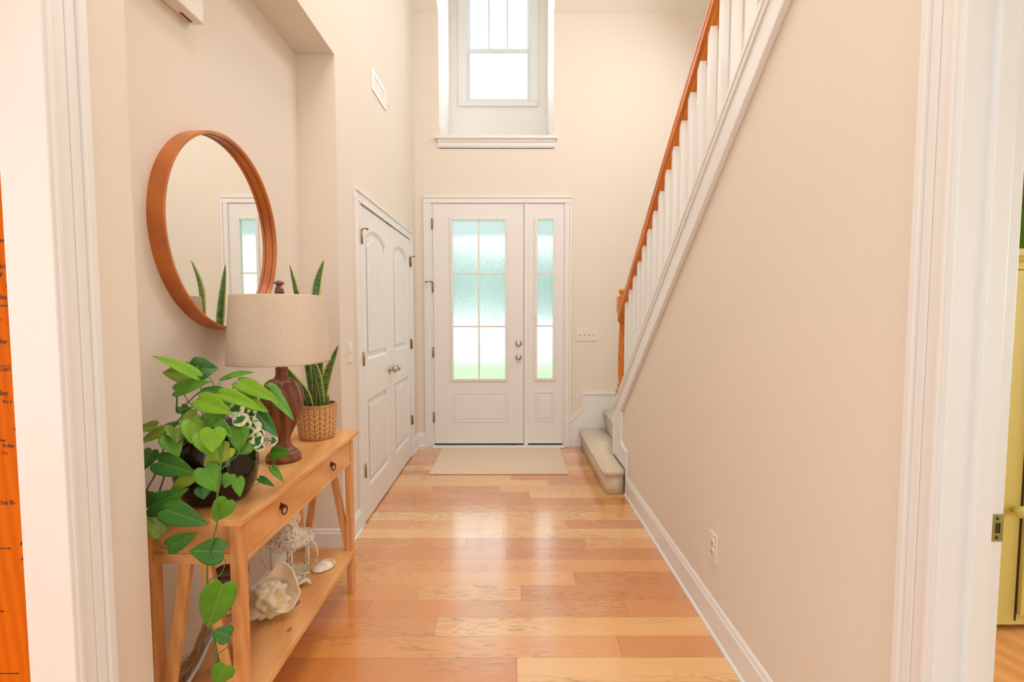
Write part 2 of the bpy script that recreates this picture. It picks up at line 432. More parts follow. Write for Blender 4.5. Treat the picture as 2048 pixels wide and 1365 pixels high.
# ---- floor of oak planks running across the hall
def build_floor():
    rnd = random.Random(11); bm = bmx(); ly = bm.loops.layers.color.new('plank')
    seams = {0: [0.023], 1: [0.445], 2: [-0.326], 3: [-0.656, 0.531], 4: [-0.454, 0.05], 5: [0.327], 6: [-0.333], 7: [-0.025],
             8: [-0.264, 0.441], 9: [-0.048], 10: [-0.647, 0.361], 11: [-0.329, 0.149], 12: [0.571], 13: [0.417], 14: [0.139],
             15: [-0.601, -0.081], 16: [0.304], 17: [0.004]}
    tints = {(0, 1): .95, (2, 0): .5, (3, 1): .45, (4, 1): .8, (5, 1): .2, (8, 2): .7, (7, 1): .15, (10, 2): .3, (16, 1): .25, (17, 1): .15, (17, 0): .9, (12, 1): .85, (13, 1): .1, (1, 0): .6, (4, 0): .55}
    y0 = 1.849 - 0.1277; k = -16
    row_y = lambda k: y0 + 0.1277 * k
    x_lo, x_hi = -1.2, 1.0
    while row_y(k) < FY:
        a, b = max(row_y(k), -2.6), min(row_y(k+1), FY + 0.02)
        if b > a:
            s = list(seams.get(k, []))
            if not s:
                x = x_lo + rnd.uniform(0.2, 0.9)
                while x < x_hi: s.append(x); x += rnd.uniform(0.5, 1.2)
            xs = [x_lo] + s + [x_hi]
            for j in range(len(xs)-1):
                g = 0.0005
                vs = [bm.verts.new(p) for p in ((xs[j]+g, a+g*0.6, 0), (xs[j+1]-g, a+g*0.6, 0), (xs[j+1]-g, b-g*0.6, 0), (xs[j]+g, b-g*0.6, 0))]
                f = bm.faces.new(vs); f.material_index = 0
                t = tints.get((k, j), rnd.uniform(0.2, 1.0)); col = (t, rnd.random(), rnd.random(), 1)
                for lp in f.loops: lp[ly] = col
        k += 1
    v = box(bm, -1.2, 1.0, -2.6, FY+0.02, -0.05, -0.0012, 1)
    return struct('floor', bm, [FLOORM, DARK])
build_floor()
struct('floor_back', one(box, -3.2, 3.4, -5.2, -2.6, -0.05, 0.0), PINE)

# ---- left wall with the side room doorway, the niche opening and the closet opening
HT = 5.6
bm = bmx()
T0 = WX - 0.090
box(bm, T0, WX, 1.03, 1.239, 0, HT)
box(bm, T0, WX, 0.0, 1.03, 2.13, HT)
box(bm, T0, WX, -2.6, 0.0, 0, HT)
box(bm, -1.27, WX, 2.70, 3.05, 0, HT)
box(bm, -1.27, WX, 1.239, 2.70, 2.742, HT)
box(bm, T0, WX, 3.05, 4.54, 2.04, HT)
box(bm, T0, WX, 4.54, FY, 0, HT)
box(bm, T0-0.03, T0-0.005, 3.05, 4.54, 0, 2.04)      # dark closet back
struct('wall_left', bm, WALL)
struct('wall_niche', one(box, -1.27, -1.151, 1.239, 2.70, 0, 2.742), WALL)
# ---- front wall with openings for the door unit and the dormer
bm = bmx(); Y1 = FY + 0.13
box(bm, -1.1, -0.787, FY, Y1, 0, HT); box(bm, 0.537, 2.1, FY, Y1, 0, HT)
box(bm, -0.787, 0.537, FY, Y1, 2.445, 3.055)
box(bm, -0.787, -0.702, FY, Y1, 3.055, 4.25); box(bm, 0.42, 0.537, FY, Y1, 3.055, 4.25)
struct('wall_front', bm, WALL)
# ---- right wall: the knee wall under the stair and the doorway of the green room
CS = 0.795
capz = lambda y: 0.614 + CS * (3.957 - y)
bm = bmx()
prism(bm, [(1.035, 0), (3.95, 0), (3.95, capz(3.95)-0.03), (1.035, capz(1.035)-0.03)], 'X', RX, 0.965)
box(bm, RX, 0.965, 0.1, 1.035, 2.10, 3.2); box(bm, RX, 0.965, -2.6, 0.1, 0, 3.2)
prism(bm, [(1.035, capz(1.035)-0.03), (1.035, 3.2), (0.4, 3.2)], 'X', RX, 0.965)
struct('wall_right', bm, WALL)
bm = bmx(); box(bm, 1.98, 2.06, 2.5, FY, 0.0, HT); box(bm, 1.98, 2.06, -2.6, 2.5, 2.385, HT); struct('wall_stair', bm, WALL)
struct('wall_under_stairs', one(box, 0.966, 1.966, 1.990, 2.030, 0.0, 2.384), WALL)
# ---- ceiling: slopes up from the front wall, cut open for the dormer
def slope_quad(bm, x0, x1, ya, za, yb, zb, t=0.1):
    prism(bm, [(ya, za), (yb, zb), (yb, zb+t), (ya, za+t)], 'X', x0, x1)
bm = bmx(); SL = 0.74
zs = lambda y: 4.25 + SL * (FY - y)
slope_quad(bm, -1.27, -0.702, FY, 4.25, 3.3, zs(3.3)); slope_quad(bm, 0.42, 2.1, FY, 4.25, 3.3, zs(3.3))
yd = FY - (5.35-4.25)/SL
slope_quad(bm, -0.702, 0.42, yd, 5.35, 3.3, zs(3.3))
box(bm, -1.27, 2.1, -2.6, 3.3, zs(3.3), zs(3.3)+0.1)
struct('ceiling', bm, CEILM)
# ---- dormer recess
bm = bmx(); DY = 5.81
side = [(FY+0.012, 3.05), (DY, 3.05), (DY, 5.35), (yd+0.02, 5.35), (FY+0.012, 4.262)]
prism(bm, side, 'X', -0.80, -0.7015); prism(bm, side, 'X', 0.4195, 0.52)
box(bm, -0.702, 0.42, yd, DY, 5.35, 5.45)
box(bm, -0.702, 0.42, FY+0.0, DY, 2.97, 3.07)
box(bm, -0.80, -0.511, DY, DY+0.12, 2.97, 5.45); box(bm, 0.232, 0.52, DY, DY+0.12, 2.97, 5.45)
box(bm, -0.511, 0.232, DY, DY+0.12, 2.97, 3.80); box(bm, -0.511, 0.232, DY, DY+0.12, 5.12, 5.45)
struct('wall_dormer', bm, DORMW)
bm = bmx()
box(bm, -0.702, -0.682, FY+0.01, DY, 3.07, 3.19); box(bm, 0.40, 0.42, FY+0.01, DY, 3.07, 3.19)
box(bm, -0.682, 0.40, DY-0.02, DY, 3.07, 3.19)
struct('baseboard_dormer', bm, TRIM, bevel=0.004)
# ledge trim under the recess
bm = bmx()
box(bm, -0.735, 0.455, FY-0.05, FY+0.02, 3.055, 3.085)
prism(bm, [(FY-0.038, 3.055), (FY, 3.055), (FY, 2.975), (FY-0.014, 2.975), (FY-0.016, 3.02), (FY-0.026, 3.03)], 'X', -0.715, 0.435)
box(bm, -0.712, 0.432, FY-0.018, FY, 3.0, 3.006); box(bm, -0.712, 0.432, FY-0.02, FY, 2.985, 2.990)
struct('trim_1', bm, TRIM, bevel=0.003)
# ---- dormer window (double hung)
win = thing('window_1', None, None, (-0.14, DY, 3.8), kind='structure')
bm = bmx()
for a in ((-0.605, -0.511, 3.80, 5.2), (0.232, 0.315, 3.80, 5.2), (-0.605, 0.315, 3.75, 3.80)):
    box(bm, a[0], a[1], DY-0.022, DY, a[2], a[3])
struct('window_casing', bm, TRIM, win, bevel=0.004)
bm = bmx()
def frame(bm, x0, x1, z0, z1, y0, y1, w_, wb=None, wt=None):
    wb = wb or w_; wt = wt or w_
    box(bm, x0, x0+w_, y0, y1, z0, z1); box(bm, x1-w_, x1, y0, y1, z0, z1)
    box(bm, x0+w_, x1-w_, y0, y1, z0, z0+wb); box(bm, x0+w_, x1-w_, y0, y1, z1-wt, z1)
frame(bm, -0.511, 0.232, 3.80, 5.12, DY-0.005, DY+0.09, 0.018)
struct('window_frame', bm, WINW, win, bevel=0.002)
bm = bmx(); frame(bm, -0.493, 0.214, 3.818, 4.40, DY+0.015, DY+0.045, 0.024, 0.03, 0.045)
lo_s = struct('lower_sash', bm, WINW, win, bevel=0.003)
struct('pane', one(box, -0.469, 0.19, DY+0.028, DY+0.032, 3.848, 4.355), CLEAR, lo_s)
bm = bmx(); frame(bm, -0.493, 0.214, 4.385, 5.10, DY+0.05, DY+0.08, 0.024, 0.045, 0.03)
for x in (-0.253, -0.038): box(bm, x-0.011, x+0.011, DY+0.048, DY+0.064, 4.43, 5.07)
up_s = struct('upper_sash', bm, WINW, win, bevel=0.002)
struct('pane', one(box, -0.469, 0.19, DY+0.066, DY+0.07, 4.43, 5.07), CLEAR, up_s)

# ---- casing profile strips
def casing(bm, x0, x1, y, z0, z1, axis='Y', sgn=-1):
    # flat strip with raised outer edge; used on walls facing +-Y
    box(bm, x0, x1, y, y+sgn*0.014, z0, z1)
# front door unit casing
bm = bmx()
for s, xo, xi in ((1, -0.862, -0.785), (-1, 0.606, 0.535)):
    for a_, b_, t_ in ((0, 0.022, 0.022), (0.022, abs(xi-xo)-0.012, 0.014), (abs(xi-xo)-0.012, abs(xi-xo), 0.018)):
        x0_, x1_ = sorted((xo+s*a_, xo+s*b_)); box(bm, x0_, x1_, FY-t_, FY, 0, 2.442)
box(bm, -0.862, 0.606, FY-0.022, FY, 2.490, 2.512); box(bm, -0.862, 0.606, FY-0.014, FY, 2.454, 2.490); box(bm, -0.862, 0.606, FY-0.018, FY, 2.442, 2.454)
struct('trim_2', bm, TRIM, bevel=0.003)

# ---- front door
def glazed(name, x0, x1, gx0, gx1, gz0, gz1, muntx, pz0, pz1, z0, y0, y1, parent):
    bm = bmx()
    box(bm, x0, gx0, y0, y1, z0, 2.435); box(bm, gx1, x1, y0, y1, z0, 2.435)
    box(bm, gx0, gx1, y0, y1, z0, gz0); box(bm, gx0, gx1, y0, y1, gz1, 2.435)
    s = struct(name, bm, DOORW, parent)
    bm = bmx()   # raised lower panel
    px0, px1 = gx0-0.012, gx1+0.03 if muntx else gx1+0.012
    frame(bm, px0, px1, pz0, pz1, y0-0.006, y0+0.001, 0.014)
    box(bm, px0+0.03, px1-0.03, y0-0.005, y0+0.001, pz0+0.03, pz1-0.03)
    struct('lower_panel', bm, DOORW, parent, bevel=0.003)
    bm = bmx()   # glass surround
    frame(bm, gx0-0.024, gx1+0.024, gz0-0.024, gz1+0.024, y0-0.012, y0+0.002, 0.028)
    fr = struct('glass_frame', bm, DOORW, parent, bevel=0.004)
    bm = bmx()
    h = (gz1-gz0)/3
    n = 6 if muntx else 4
    for i in range(n):
        for xx in (gx0-0.014, gx1+0.014):
            zz = gz0 + (gz1-gz0)*(i+0.5)/n
            box(bm, xx-0.003, xx+0.003, y0-0.0135, y0-0.011, zz-0.003, zz+0.003)
    for xx in ([gx0+0.08, (gx0+gx1)/2, gx1-0.08] if muntx else [(gx0+gx1)/2]):
        for zz in (gz0-0.014, gz1+0.014): box(bm, xx-0.003, xx+0.003, y0-0.0135, y0-0.011, zz-0.003, zz+0.003)
    struct('screw_plugs', bm, BRASSY, fr)
    bm = bmx()
    if muntx: box(bm, muntx-0.009, muntx+0.009, y0+0.004, y0+0.02, gz0, gz1)
    for k in (1, 2):
        if muntx:
            box(bm, gx0, muntx-0.009, y0+0.004, y0+0.02, gz0+h*k-0.009, gz0+h*k+0.009); box(bm, muntx+0.009, gx1, y0+0.004, y0+0.02, gz0+h*k-0.009, gz0+h*k+0.009)
        else: box(bm, gx0, gx1, y0+0.004, y0+0.02, gz0+h*k-0.009, gz0+h*k+0.009)
    struct('muntins', bm, DOORW, parent, bevel=0.002)
    struct('glass', one(box, gx0, gx1, y0+0.021, y0+0.026, gz0, gz1), RAIN, parent)
DFY = FY - 0.01
d1 = thing('door_1', 'white front door with six obscure glass lights and lower panel', None, (-0.32, DFY, 0), kind='structure')
glazed('door_slab', -0.772, 0.128, -0.578, -0.053, 0.695, 2.277, -0.319, 0.255, 0.555, 0.035, DFY+0.005, DFY+0.05, d1)
for z in (2.24, 1.615, 0.965, 0.305):
    bm = bmx(); tube(bm, [(-0.779, DFY-0.010, z-0.05), (-0.779, DFY-0.010, z+0.05)], 0.0065, 10)
    box(bm, -0.790, -0.768, DFY-0.006, DFY+0.004, z-0.048, z+0.048)
    if abs(z-1.615) < 0.01:
        tube(bm, [(-0.779, DFY-0.01, z+0.052), (-0.80, DFY-0.04, z+0.055), (-0.835, DFY-0.05, z+0.05)], 0.005, 8)
        tube(bm, [(-0.835, DFY-0.05, z+0.05), (-0.845, DFY-0.052, z+0.048)], 0.009, 8)
    struct('hinge', bm, BRASSY, d1)
def knob(name, parent, c, ax, r=0.026, ln=0.055, mat=NICKEL, rose=0.031):
    bm = bmx()
    lathe(bm, [(0, 0), (rose, 0), (rose, 0.006), (rose*0.8, 0.010), (0.011, 0.012), (0.010, ln-0.035), (r*0.7, ln-0.028), (r, ln-0.014), (r*0.93, ln-0.004), (r*0.5, ln), (0, ln)], n=24)
    M = Matrix.Translation(c) @ Vector((0, 0, 1)).rotation_difference(Vector(ax)).to_matrix().to_4x4()
    bmesh.ops.transform(bm, matrix=M, verts=bm.verts)
    return struct(name, bm, mat, parent)
knob('door_knob', d1, (0.078, DFY+0.004, 0.915), (0, -1, 0))
bm = bmx(); lathe(bm, [(0, 0), (0.033, 0), (0.033, 0.008), (0.026, 0.014), (0.02, 0.016), (0, 0.016)], n=24); box(bm, -0.005, 0.005, -0.017, 0.017, 0.014, 0.03)
bmesh.ops.transform(bm, matrix=Matrix.Translation((0.078, DFY+0.004, 1.055)) @ Matrix.Rotation(PI/2, 4, 'X'), verts=bm.verts)
struct('deadbolt', bm, NICKEL, d1)
struct('bottom_sweep', one(box, -0.772, 0.128, DFY+0.008, DFY+0.045, 0.018, 0.034), DARK, d1)
bm = bmx(); prism(bm, [(0.015, 0.03), (0.03, 0.03), (0.072, -0.0), (0.058, -0.0)], 'Y', DFY-0.004, DFY+0.006)
bmesh.ops.transform(bm, matrix=Matrix.Translation((0, 0, 0.0)), verts=bm.verts)
struct('loose_weatherstrip', bm, BRONZE, d1, label='dark strip of loose weatherstrip')
# frame between, jambs, threshold
bm = bmx()
box(bm, -0.786, -0.775, FY-0.004, FY+0.12, 0, 2.436); box(bm, 0.134, 0.175, FY-0.012, FY+0.1, 0.018, 2.436); box(bm, 0.112, 0.134, FY+0.045, FY+0.1, 0.018, 2.436); box(bm, -0.775, -0.760, FY+0.045, FY+0.1, 0.018, 2.436)
box(bm, 0.527, 0.536, FY-0.004, FY+0.12, 0, 2.436); box(bm, -0.786, 0.536, FY-0.003, FY+0.12, 2.436, 2.444)
struct('trim_3', bm, TRIM, bevel=0.003)
struct('trim_4', one(box, -0.787, 0.537, FY-0.075, FY+0.12, 0.0, 0.017), TRIM, bevel=0.004)
sl = thing('window_2', 'narrow white sidelight window right of the front door', None, (0.35, DFY, 0), kind='structure')
glazed('sidelight_slab', 0.175, 0.527, 0.262, 0.424, 0.70, 2.283, None, 0.262, 0.565, 0.035, DFY+0.005, DFY+0.05, sl)
struct('sill_gap', one(box, 0.175, 0.527, DFY+0.012, DFY+0.045, 0.017, 0.035), DARK, sl)

# ---- closet doors on the left wall
cas = bmx()
def yz_strip(bm, y0, y1, z0, z1, t=0.016): box(bm, WX, WX+t, y0, y1, z0, z1)
for a_, b_, t_ in ((2.975, 2.992, .024), (2.992, 3.038, .016), (3.038, 3.05, .020), (4.54, 4.552, .020), (4.552, 4.598, .016), (4.598, 4.615, .024)): yz_strip(cas, a_, b_, 0, 2.04, t_)
for a_, b_, t_ in ((2.04, 2.052, .020), (2.052, 2.098, .016), (2.098, 2.115, .024)): yz_strip(cas, 2.975, 4.615, a_, b_, t_)
struct('trim_5', cas, TRIM, bevel=0.003)
def closet_door(idx, y0, y1, hinge_y, knob_y):
    d = thing('door_%d' % idx, None, None, (WX, (y0+y1)/2, 0), kind='structure')
    face = -0.934; ym = (y0+y1)/2
    a, b = y0+0.115, y1-0.115
    def arch(off):
        A, B = a+off, b-off; sp, pk = 1.85-off*0.6, 1.915-off; pts = []
        for i in range(17):
            t = i/16; y = B + (A-B)*t; s = abs(2*t-1)
            pts.append((y, sp + (pk-sp)*(1-s**2.2)))
        return pts
    bm = bmx()
    box(bm, face-0.035, face-0.012, y0, y1, 0.012, 2.03)                   # core
    box(bm, face-0.012, face, y0, a, 0.012, 2.03); box(bm, face-0.012, face, b, y1, 0.012, 2.03)
    box(bm, face-0.012, face, a, b, 0.012, 0.215); box(bm, face-0.012, face, a, b, 0.79, 1.05)
    top = arch(0)
    prism(bm, [(a, 2.03), (b, 2.03)] + top, 'X', face-0.012, face)
    s = struct('door_slab', bm, DOORW, d)
    bm = bmx()                                                             # sloped frames of the two sunken panels
    def ring(outer, inner):
        for k in range(len(outer)):
            o1, o2 = outer[k], outer[(k+1) % len(outer)]; i1, i2 = inner[k], inner[(k+1) % len(inner)]
            bm.faces.new([bm.verts.new(p) for p in ((face+0.001, *o1), (face+0.001, *o2), (face-0.010, *i2), (face-0.010, *i1))])
    ring([(a, 1.05), (b, 1.05)] + arch(0), [(a+0.02, 1.07), (b-0.02, 1.07)] + arch(0.02))
    ring([(a, 0.215), (b, 0.215), (b, 0.79), (a, 0.79)], [(a+0.02, 0.235), (b-0.02, 0.235), (b-0.02, 0.77), (a+0.02, 0.77)])
    bmesh.ops.recalc_face_normals(bm, faces=bm.faces)
    struct('panel_molding', bm, DOORW, d)
    bm = bmx()                                                             # raised beaded boards inside each panel
    n = 6; A, B = a+0.045, b-0.045; wv = (B-A)/n
    for z0, z1, arc in ((0.265, 0.74, False), (1.10, 1.80, True)):
        for k in range(n):
            u0, u1 = A+k*wv+0.0045, A+(k+1)*wv-0.0045
            zt0 = zt1 = z1
            if arc:
                g = lambda y: 1.79 + 0.075*(1-abs(2*(y-A)/(B-A)-1)**2.2)
                zt0, zt1 = g(u0), g(u1)
            prism(bm, [(u0, z0), (u1, z0), (u1, zt1), (u0, zt0)], 'X', face-0.012, face-0.001)
    struct('beaded_panels', bm, DOORW, d, bevel=0.003)
    for z in (1.83, 1.07, 0.355):
        bm = bmx(); tube(bm, [(-0.921, hinge_y, z-0.045), (-0.921, hinge_y, z+0.045)], 0.006, 10)
        box(bm, -0.932, -0.926, hinge_y-0.014, hinge_y+0.014, z-0.043, z+0.043)
        if z > 1.5:   # hinge pin door stop
            tube(bm, [(-0.921, hinge_y, z+0.048), (-0.900, hinge_y+0.01, z+0.054), (-0.892, hinge_y+0.012, z+0.05)], 0.004, 8)
            tube(bm, [(-0.892, hinge_y+0.012, z+0.05), (-0.885, hinge_y+0.012, z+0.047)], 0.008, 10)
        struct('hinge', bm, BRASSY, d)
    knob('door_knob', d, (face, knob_y, 0.925), (1, 0, 0), 0.026, 0.058)
    for yy in (y1-0.04,) if idx == 2 else (y0+0.04,):
        struct('ball_catch', one(box, -0.944, -0.928, yy-0.02, yy+0.02, 2.029, 2.038), BRASSY, d)
    return d
closet_door(2, 3.055, 3.793, 3.052, 3.735)['label'] = 'nearer white arched panel closet door'
closet_door(3, 3.797, 4.535, 4.538, 3.855)['label'] = 'farther white arched panel closet door'

# ---- baseboards
def base_y(bm, xw, s, y0, y1, h=0.125):
    pr = [(xw, 0), (xw+s*0.022, 0), (xw+s*0.022, 0.012), (xw+s*0.014, 0.020), (xw+s*0.014, h-0.028), (xw+s*0.009, h-0.018), (xw+s*0.009, h-0.010), (xw+s*0.004, h), (xw, h)]
    vs0 = [bm.verts.new((x, y0, z)) for x, z in pr]; vs1 = [bm.verts.new((x, y1, z)) for x, z in pr]
    n = len(pr); fs = [bm.faces.new(vs0), bm.faces.new(vs1[::-1])]
    for i in range(n): fs.append(bm.faces.new((vs0[i], vs1[i], vs1[(i+1) % n], vs0[(i+1) % n])))
    bmesh.ops.recalc_face_normals(bm, faces=fs)
def base_x(bm, yw, s, x0, x1, h=0.125):
    pr = [(yw, 0), (yw+s*0.022, 0), (yw+s*0.022, 0.012), (yw+s*0.014, 0.020), (yw+s*0.014, h-0.028), (yw+s*0.009, h-0.018), (yw+s*0.009, h-0.010), (yw+s*0.004, h), (yw, h)]
    vs0 = [bm.verts.new((x0, y, z)) for y, z in pr]; vs1 = [bm.verts.new((x1, y, z)) for y, z in pr]
    n = len(pr); fs = [bm.faces.new(vs0), bm.faces.new(vs1[::-1])]
    for i in range(n): fs.append(bm.faces.new((vs0[i], vs1[i], vs1[(i+1) % n], vs0[(i+1) % n])))
    bmesh.ops.recalc_face_normals(bm, faces=fs)
bm = bmx(); base_y(bm, RX, -1, 1.105, 3.56, 0.145); struct('baseboard_right', bm, TRIM)
bm = bmx()
base_y(bm, WX, 1, 2.722, 2.975, 0.14); base_y(bm, WX, 1, 4.615, FY, 0.14); base_y(bm, WX, 1, 1.11, 1.239, 0.14)
base_y(bm, -1.151, 1, 1.239, 2.678, 0.14); base_x(bm, 2.70, -1, -1.151, WX+0.022, 0.14); base_x(bm, 1.239, 1, -1.151, WX, 0.14)
struct('baseboard_left', bm, TRIM)
bm = bmx(); base_x(bm, FY, -1, WX, -0.862, 0.14); struct('baseboard_front', bm, TRIM)

# ---- left doorway: casing and jamb
bm = bmx()
def casing_y(bm, xw, s, ya, yb, z1, head_to=None):
    # ya = edge by the opening, yb = outer edge
    d = 1 if yb > ya else -1; W = abs(yb-ya)
    for (f0, f1, t) in ((0, 0.13, 0.014), (0.13, 0.5, 0.009), (0.5, 0.78, 0.012), (0.78, 1.0, 0.021)):
        y0, y1 = sorted((ya+d*f0*W, ya+d*f1*W))
        box(bm, min(xw, xw+s*t), max(xw, xw+s*t), y0, y1, 0, z1)
casing_y(bm, WX, 1, 1.018, 1.105, 2.2)
box(bm, WX, WX+0.014, 0.0, 1.018, 2.12, 2.2)
struct('trim_6', bm, TRIM, bevel=0.002)
struct('trim_7', one(box, T0-0.002, WX+0.008, 1.010, 1.031, 0, 2.13), TRIM, bevel=0.002)
# ---- right doorway (opening to the green room): casing, jamb, stop, strike plate
bm = bmx(); casing_y(bm, RX, -1, 0.962, 1.038, 2.2); box(bm, RX-0.014, RX, 0.1, 0.962, 2.11, 2.2)
struct('trim_8', bm, TRIM, bevel=0.002)
bm = bmx(); box(bm, RX-0.006, 0.985, 0.950, 1.0345, 0, 2.1); box(bm, 0.915, 0.952, 0.938, 0.951, 0, 2.09)
j = struct('trim_9', bm, CASEW, bevel=0.0015)
bm = bmx(); frame(bm, 0.961, 0.9835, 0.903, 0.958, 0.9475, 0.951, 0.006, 0.017, 0.017)
sp = struct('strike_plate', bm, plain('brassy_green_metal', srgb(150, 150, 84), 0.3, 80, 0.2, 0.05, metal=0.9), j, label='brass strike plate')
struct('strike_recess', one(box, 0.966, 0.978, 0.9485, 0.952, 0.918, 0.943), DARK, sp)
for z in (0.911, 0.950):
    bm = bmx(); lathe(bm, [(0, 0), (0.0035, 0), (0.003, 0.001), (0, 0.0015)], (0, 0, 0), 10)
    bmesh.ops.transform(bm, matrix=Matrix.Translation((0.971, 0.9475, z)) @ Matrix.Rotation(PI/2, 4, 'X'), verts=bm.verts); struct('screw', bm, BRONZE, sp)


# ---- the green room beyond the right doorway
struct('wall_green_back', one(box, 2.065, 7.0, 4.85, 4.95, 0, 2.38), GREENW)
struct('wall_green_side', one(box, 7.0, 7.1, -2.0, 4.95, 0, 2.44), GREENW)
struct('ceiling_green_room', one(box, 2.065, 7.1, -2.0, 4.95, 2.38, 2.44), OLIVEC)
struct('floor_green_room', one(box, 1.0, 7.1, -2.6, 4.95, -0.06, -0.001), PINE)

# ---- the room behind the photographer
bm = bmx(); box(bm, -3.3, -3.2, -5.2, -2.6, 0, 3.9); box(bm, 3.4, 3.5, -5.2, -2.6, 0, 3.9)
box(bm, -3.3, -1.05, -2.7, -2.6, 0, 3.9); box(bm, 0.97, 3.5, -2.7, -2.6, 0, 3.9)
box(bm, -3.3, 3.5, -5.3, -5.2, 0, 3.9)
struct('wall_rear', bm, WALL)
struct('ceiling_rear', one(box, -3.3, 3.5, -5.3, -2.6, 3.9, 4.0), CEILM)
bm = bmx(); box(bm, -1.05, 0.97, -2.68, -2.6, 3.9, 6)
struct('wall_above_rear', bm, WALL)
# ---- the side room beyond the left doorway
bm = bmx(); box(bm, -3.2, -1.0355, 1.135, 1.237, 0, 2.5); box(bm, -3.3, -3.2, -1.5, 1.237, 0, 2.5)
struct('wall_side_room', bm, SIDEW)
struct('ceiling_side_room', one(box, -3.3, -1.05, -1.5, 1.237, 2.5, 2.6), CEILM)
struct('floor_side_room', one(box, -3.3, -1.2, -2.6, 1.237, -0.05, 0), PINE)

# ================================================================== STAIRS
st = thing('staircase', 'beige carpeted staircase, its first step jutting into the hall right of the rug', 'stairs', (1.4, 3.9, 0))
def fuzzy(name, polys, parent, label=None):
    bm = bmx()
    for poly, z0, z1 in polys: prism(bm, poly, 'Z', z0, z1)
    es = [e for e in bm.edges if abs(e.verts[0].co.z-e.verts[1].co.z) < 1e-5 and e.verts[0].co.z > polys[-1][1]]
    bmesh.ops.bevel(bm, geom=[e for e in bm.edges], offset=0.013, segments=3, affect='EDGES')
    o = obj(name, bm, CARPET, parent, smooth=True)
    if label: o['label'] = label
    return o
fuzzy('first_step', [([(0.712, 3.585), (0.848, 3.585), (0.848, 3.955), (0.95, 3.955), (0.95, 4.868), (0.712, 4.868)], -0.01, 0.165),
                     ([(0.688, 3.560), (0.849, 3.560), (0.849, 3.955), (0.95, 3.955), (0.95, 4.868), (0.688, 4.868)], 0.140, 0.196)], st)
fuzzy('landing', [([(0.952, 3.96), (1.978, 3.96), (1.978, 4.868), (0.952, 4.868)], 0.0, 0.36),
                  ([(0.930, 3.96), (1.978, 3.96), (1.978, 4.868), (0.930, 4.868)], 0.330, 0.386)], st)
RUN = 0.19 / CS
for i in range(1, 9):
    y1 = 3.955 - RUN*(i-1); z = 0.385 + 0.19*i
    bm = bmx(); box(bm, 0.972, 1.955, y1-RUN-0.01, y1-0.022, z-0.30, z-0.03); box(bm, 0.972, 1.955, y1-RUN-0.01, y1, z-0.035, z)
    obj('step', bm, CARPET, st, bevel=0.012)
# sloped cap and skirt boards on the knee wall, end boards, bottom returns
bm = bmx()
yt = 0.75
def sl_strip(bm, x0, x1, y0, y1, d0, d1):
    # d = vertical offset below the cap line
    prism(bm, [(y0, capz(y0)-d0), (y1, capz(y1)-d0), (y1, capz(y1)-d1), (y0, capz(y0)-d1)], 'X', x0, x1)
sl_strip(bm, 0.838, 0.985, 3.965, yt, 0.0, 0.028)
sl_strip(bm, 0.842, RX, 3.951, yt, 0.028, 0.058)
sl_strip(bm, 0.849, RX, 3.951, yt, 0.058, 0.175)
sl_strip(bm, 0.840, RX, 3.70+0.03, yt, 0.175, 0.206)
sl_strip(bm, 0.965, 0.975, 3.965, yt, 0.028, 0.25)
struct('trim_10', bm, TRIM, bevel=0.003)
bm = bmx()
prism(bm, [(3.965, 0.196), (3.965, capz(3.965)-0.06), (3.72, capz(3.72)-0.2), (3.70, 0.60), (3.70, 0.375), (3.66, 0.352), (3.62, 0.342), (3.535, 0.342), (3.535, 0.0), (3.56, 0.0), (3.56, 0.196)], 'X', 0.8496, RX)
box(bm, 0.840, 0.985, 3.952, 3.966, 0.196, capz(3.966)-0.02)
box(bm, 0.842, RX, 3.6975, 3.713, 0.378, 0.607)
prism(bm, [(3.7145, 0.3775), (3.66, 0.3545), (3.62, 0.3445), (3.5325, 0.3445), (3.5325, 0.3265), (3.62, 0.3285), (3.668, 0.3385), (3.7145, 0.3625)], 'X', 0.8405, RX)
struct('trim_11', bm, TRIM, bevel=0.003)
# skirt board on the front wall following the first two risers
bm = bmx()
prism(bm, [(0.607, 0), (0.607, 0.255), (0.715, 0.36), (0.72, 0.54), (1.97, 0.54), (1.97, 0)], 'Y', FY-0.014, FY)
for k, p in enumerate(([(0.6065, 0.257), (0.600, 0.277), (0.7205, 0.392), (0.7345, 0.377), (0.7205, 0.351), (0.7145, 0.359)],
          [(0.7142, 0.3852), (0.7142, 0.5372), (0.7322, 0.5372), (0.7322, 0.3852)], [(0.7136, 0.5372), (0.7136, 0.5602), (1.969, 0.5602), (1.969, 0.5372)])):
    prism(bm, p, 'Y', FY-0.0215-0.0006*k, FY)
struct('trim_12', bm, TRIM, bevel=0.002)
# railing
ra = thing('stair_railing', 'white baluster stair railing with orange oak handrail above the sloped wall', 'railing', (0.9, 3.95, 0.6))
RS = 0.775
ru = lambda y: 1.456 + RS*(3.75-y)
bm = bmx()
prof = [(-0.018, 0.0), (-0.018, 0.012), (-0.030, 0.018), (-0.031, 0.045), (-0.027, 0.052), (-0.031, 0.060), (-0.031, 0.080), (-0.022, 0.096), (0, 0.102)]
prof = prof + [(-x, z) for x, z in prof[-2::-1]]
a = [bm.verts.new((0.902+x, 3.985, ru(3.985)+z)) for x, z in prof]; b = [bm.verts.new((0.902+x, 0.9, ru(0.9)+z)) for x, z in prof]
for i in range(len(prof)): bm.faces.new((a[i], a[(i+1) % len(prof)], b[(i+1) % len(prof)], b[i]))
bm.faces.new(a[::-1]); bm.faces.new(b); bmesh.ops.recalc_face_normals(bm, faces=bm.faces)
obj('handrail', bm, RAILW, ra)
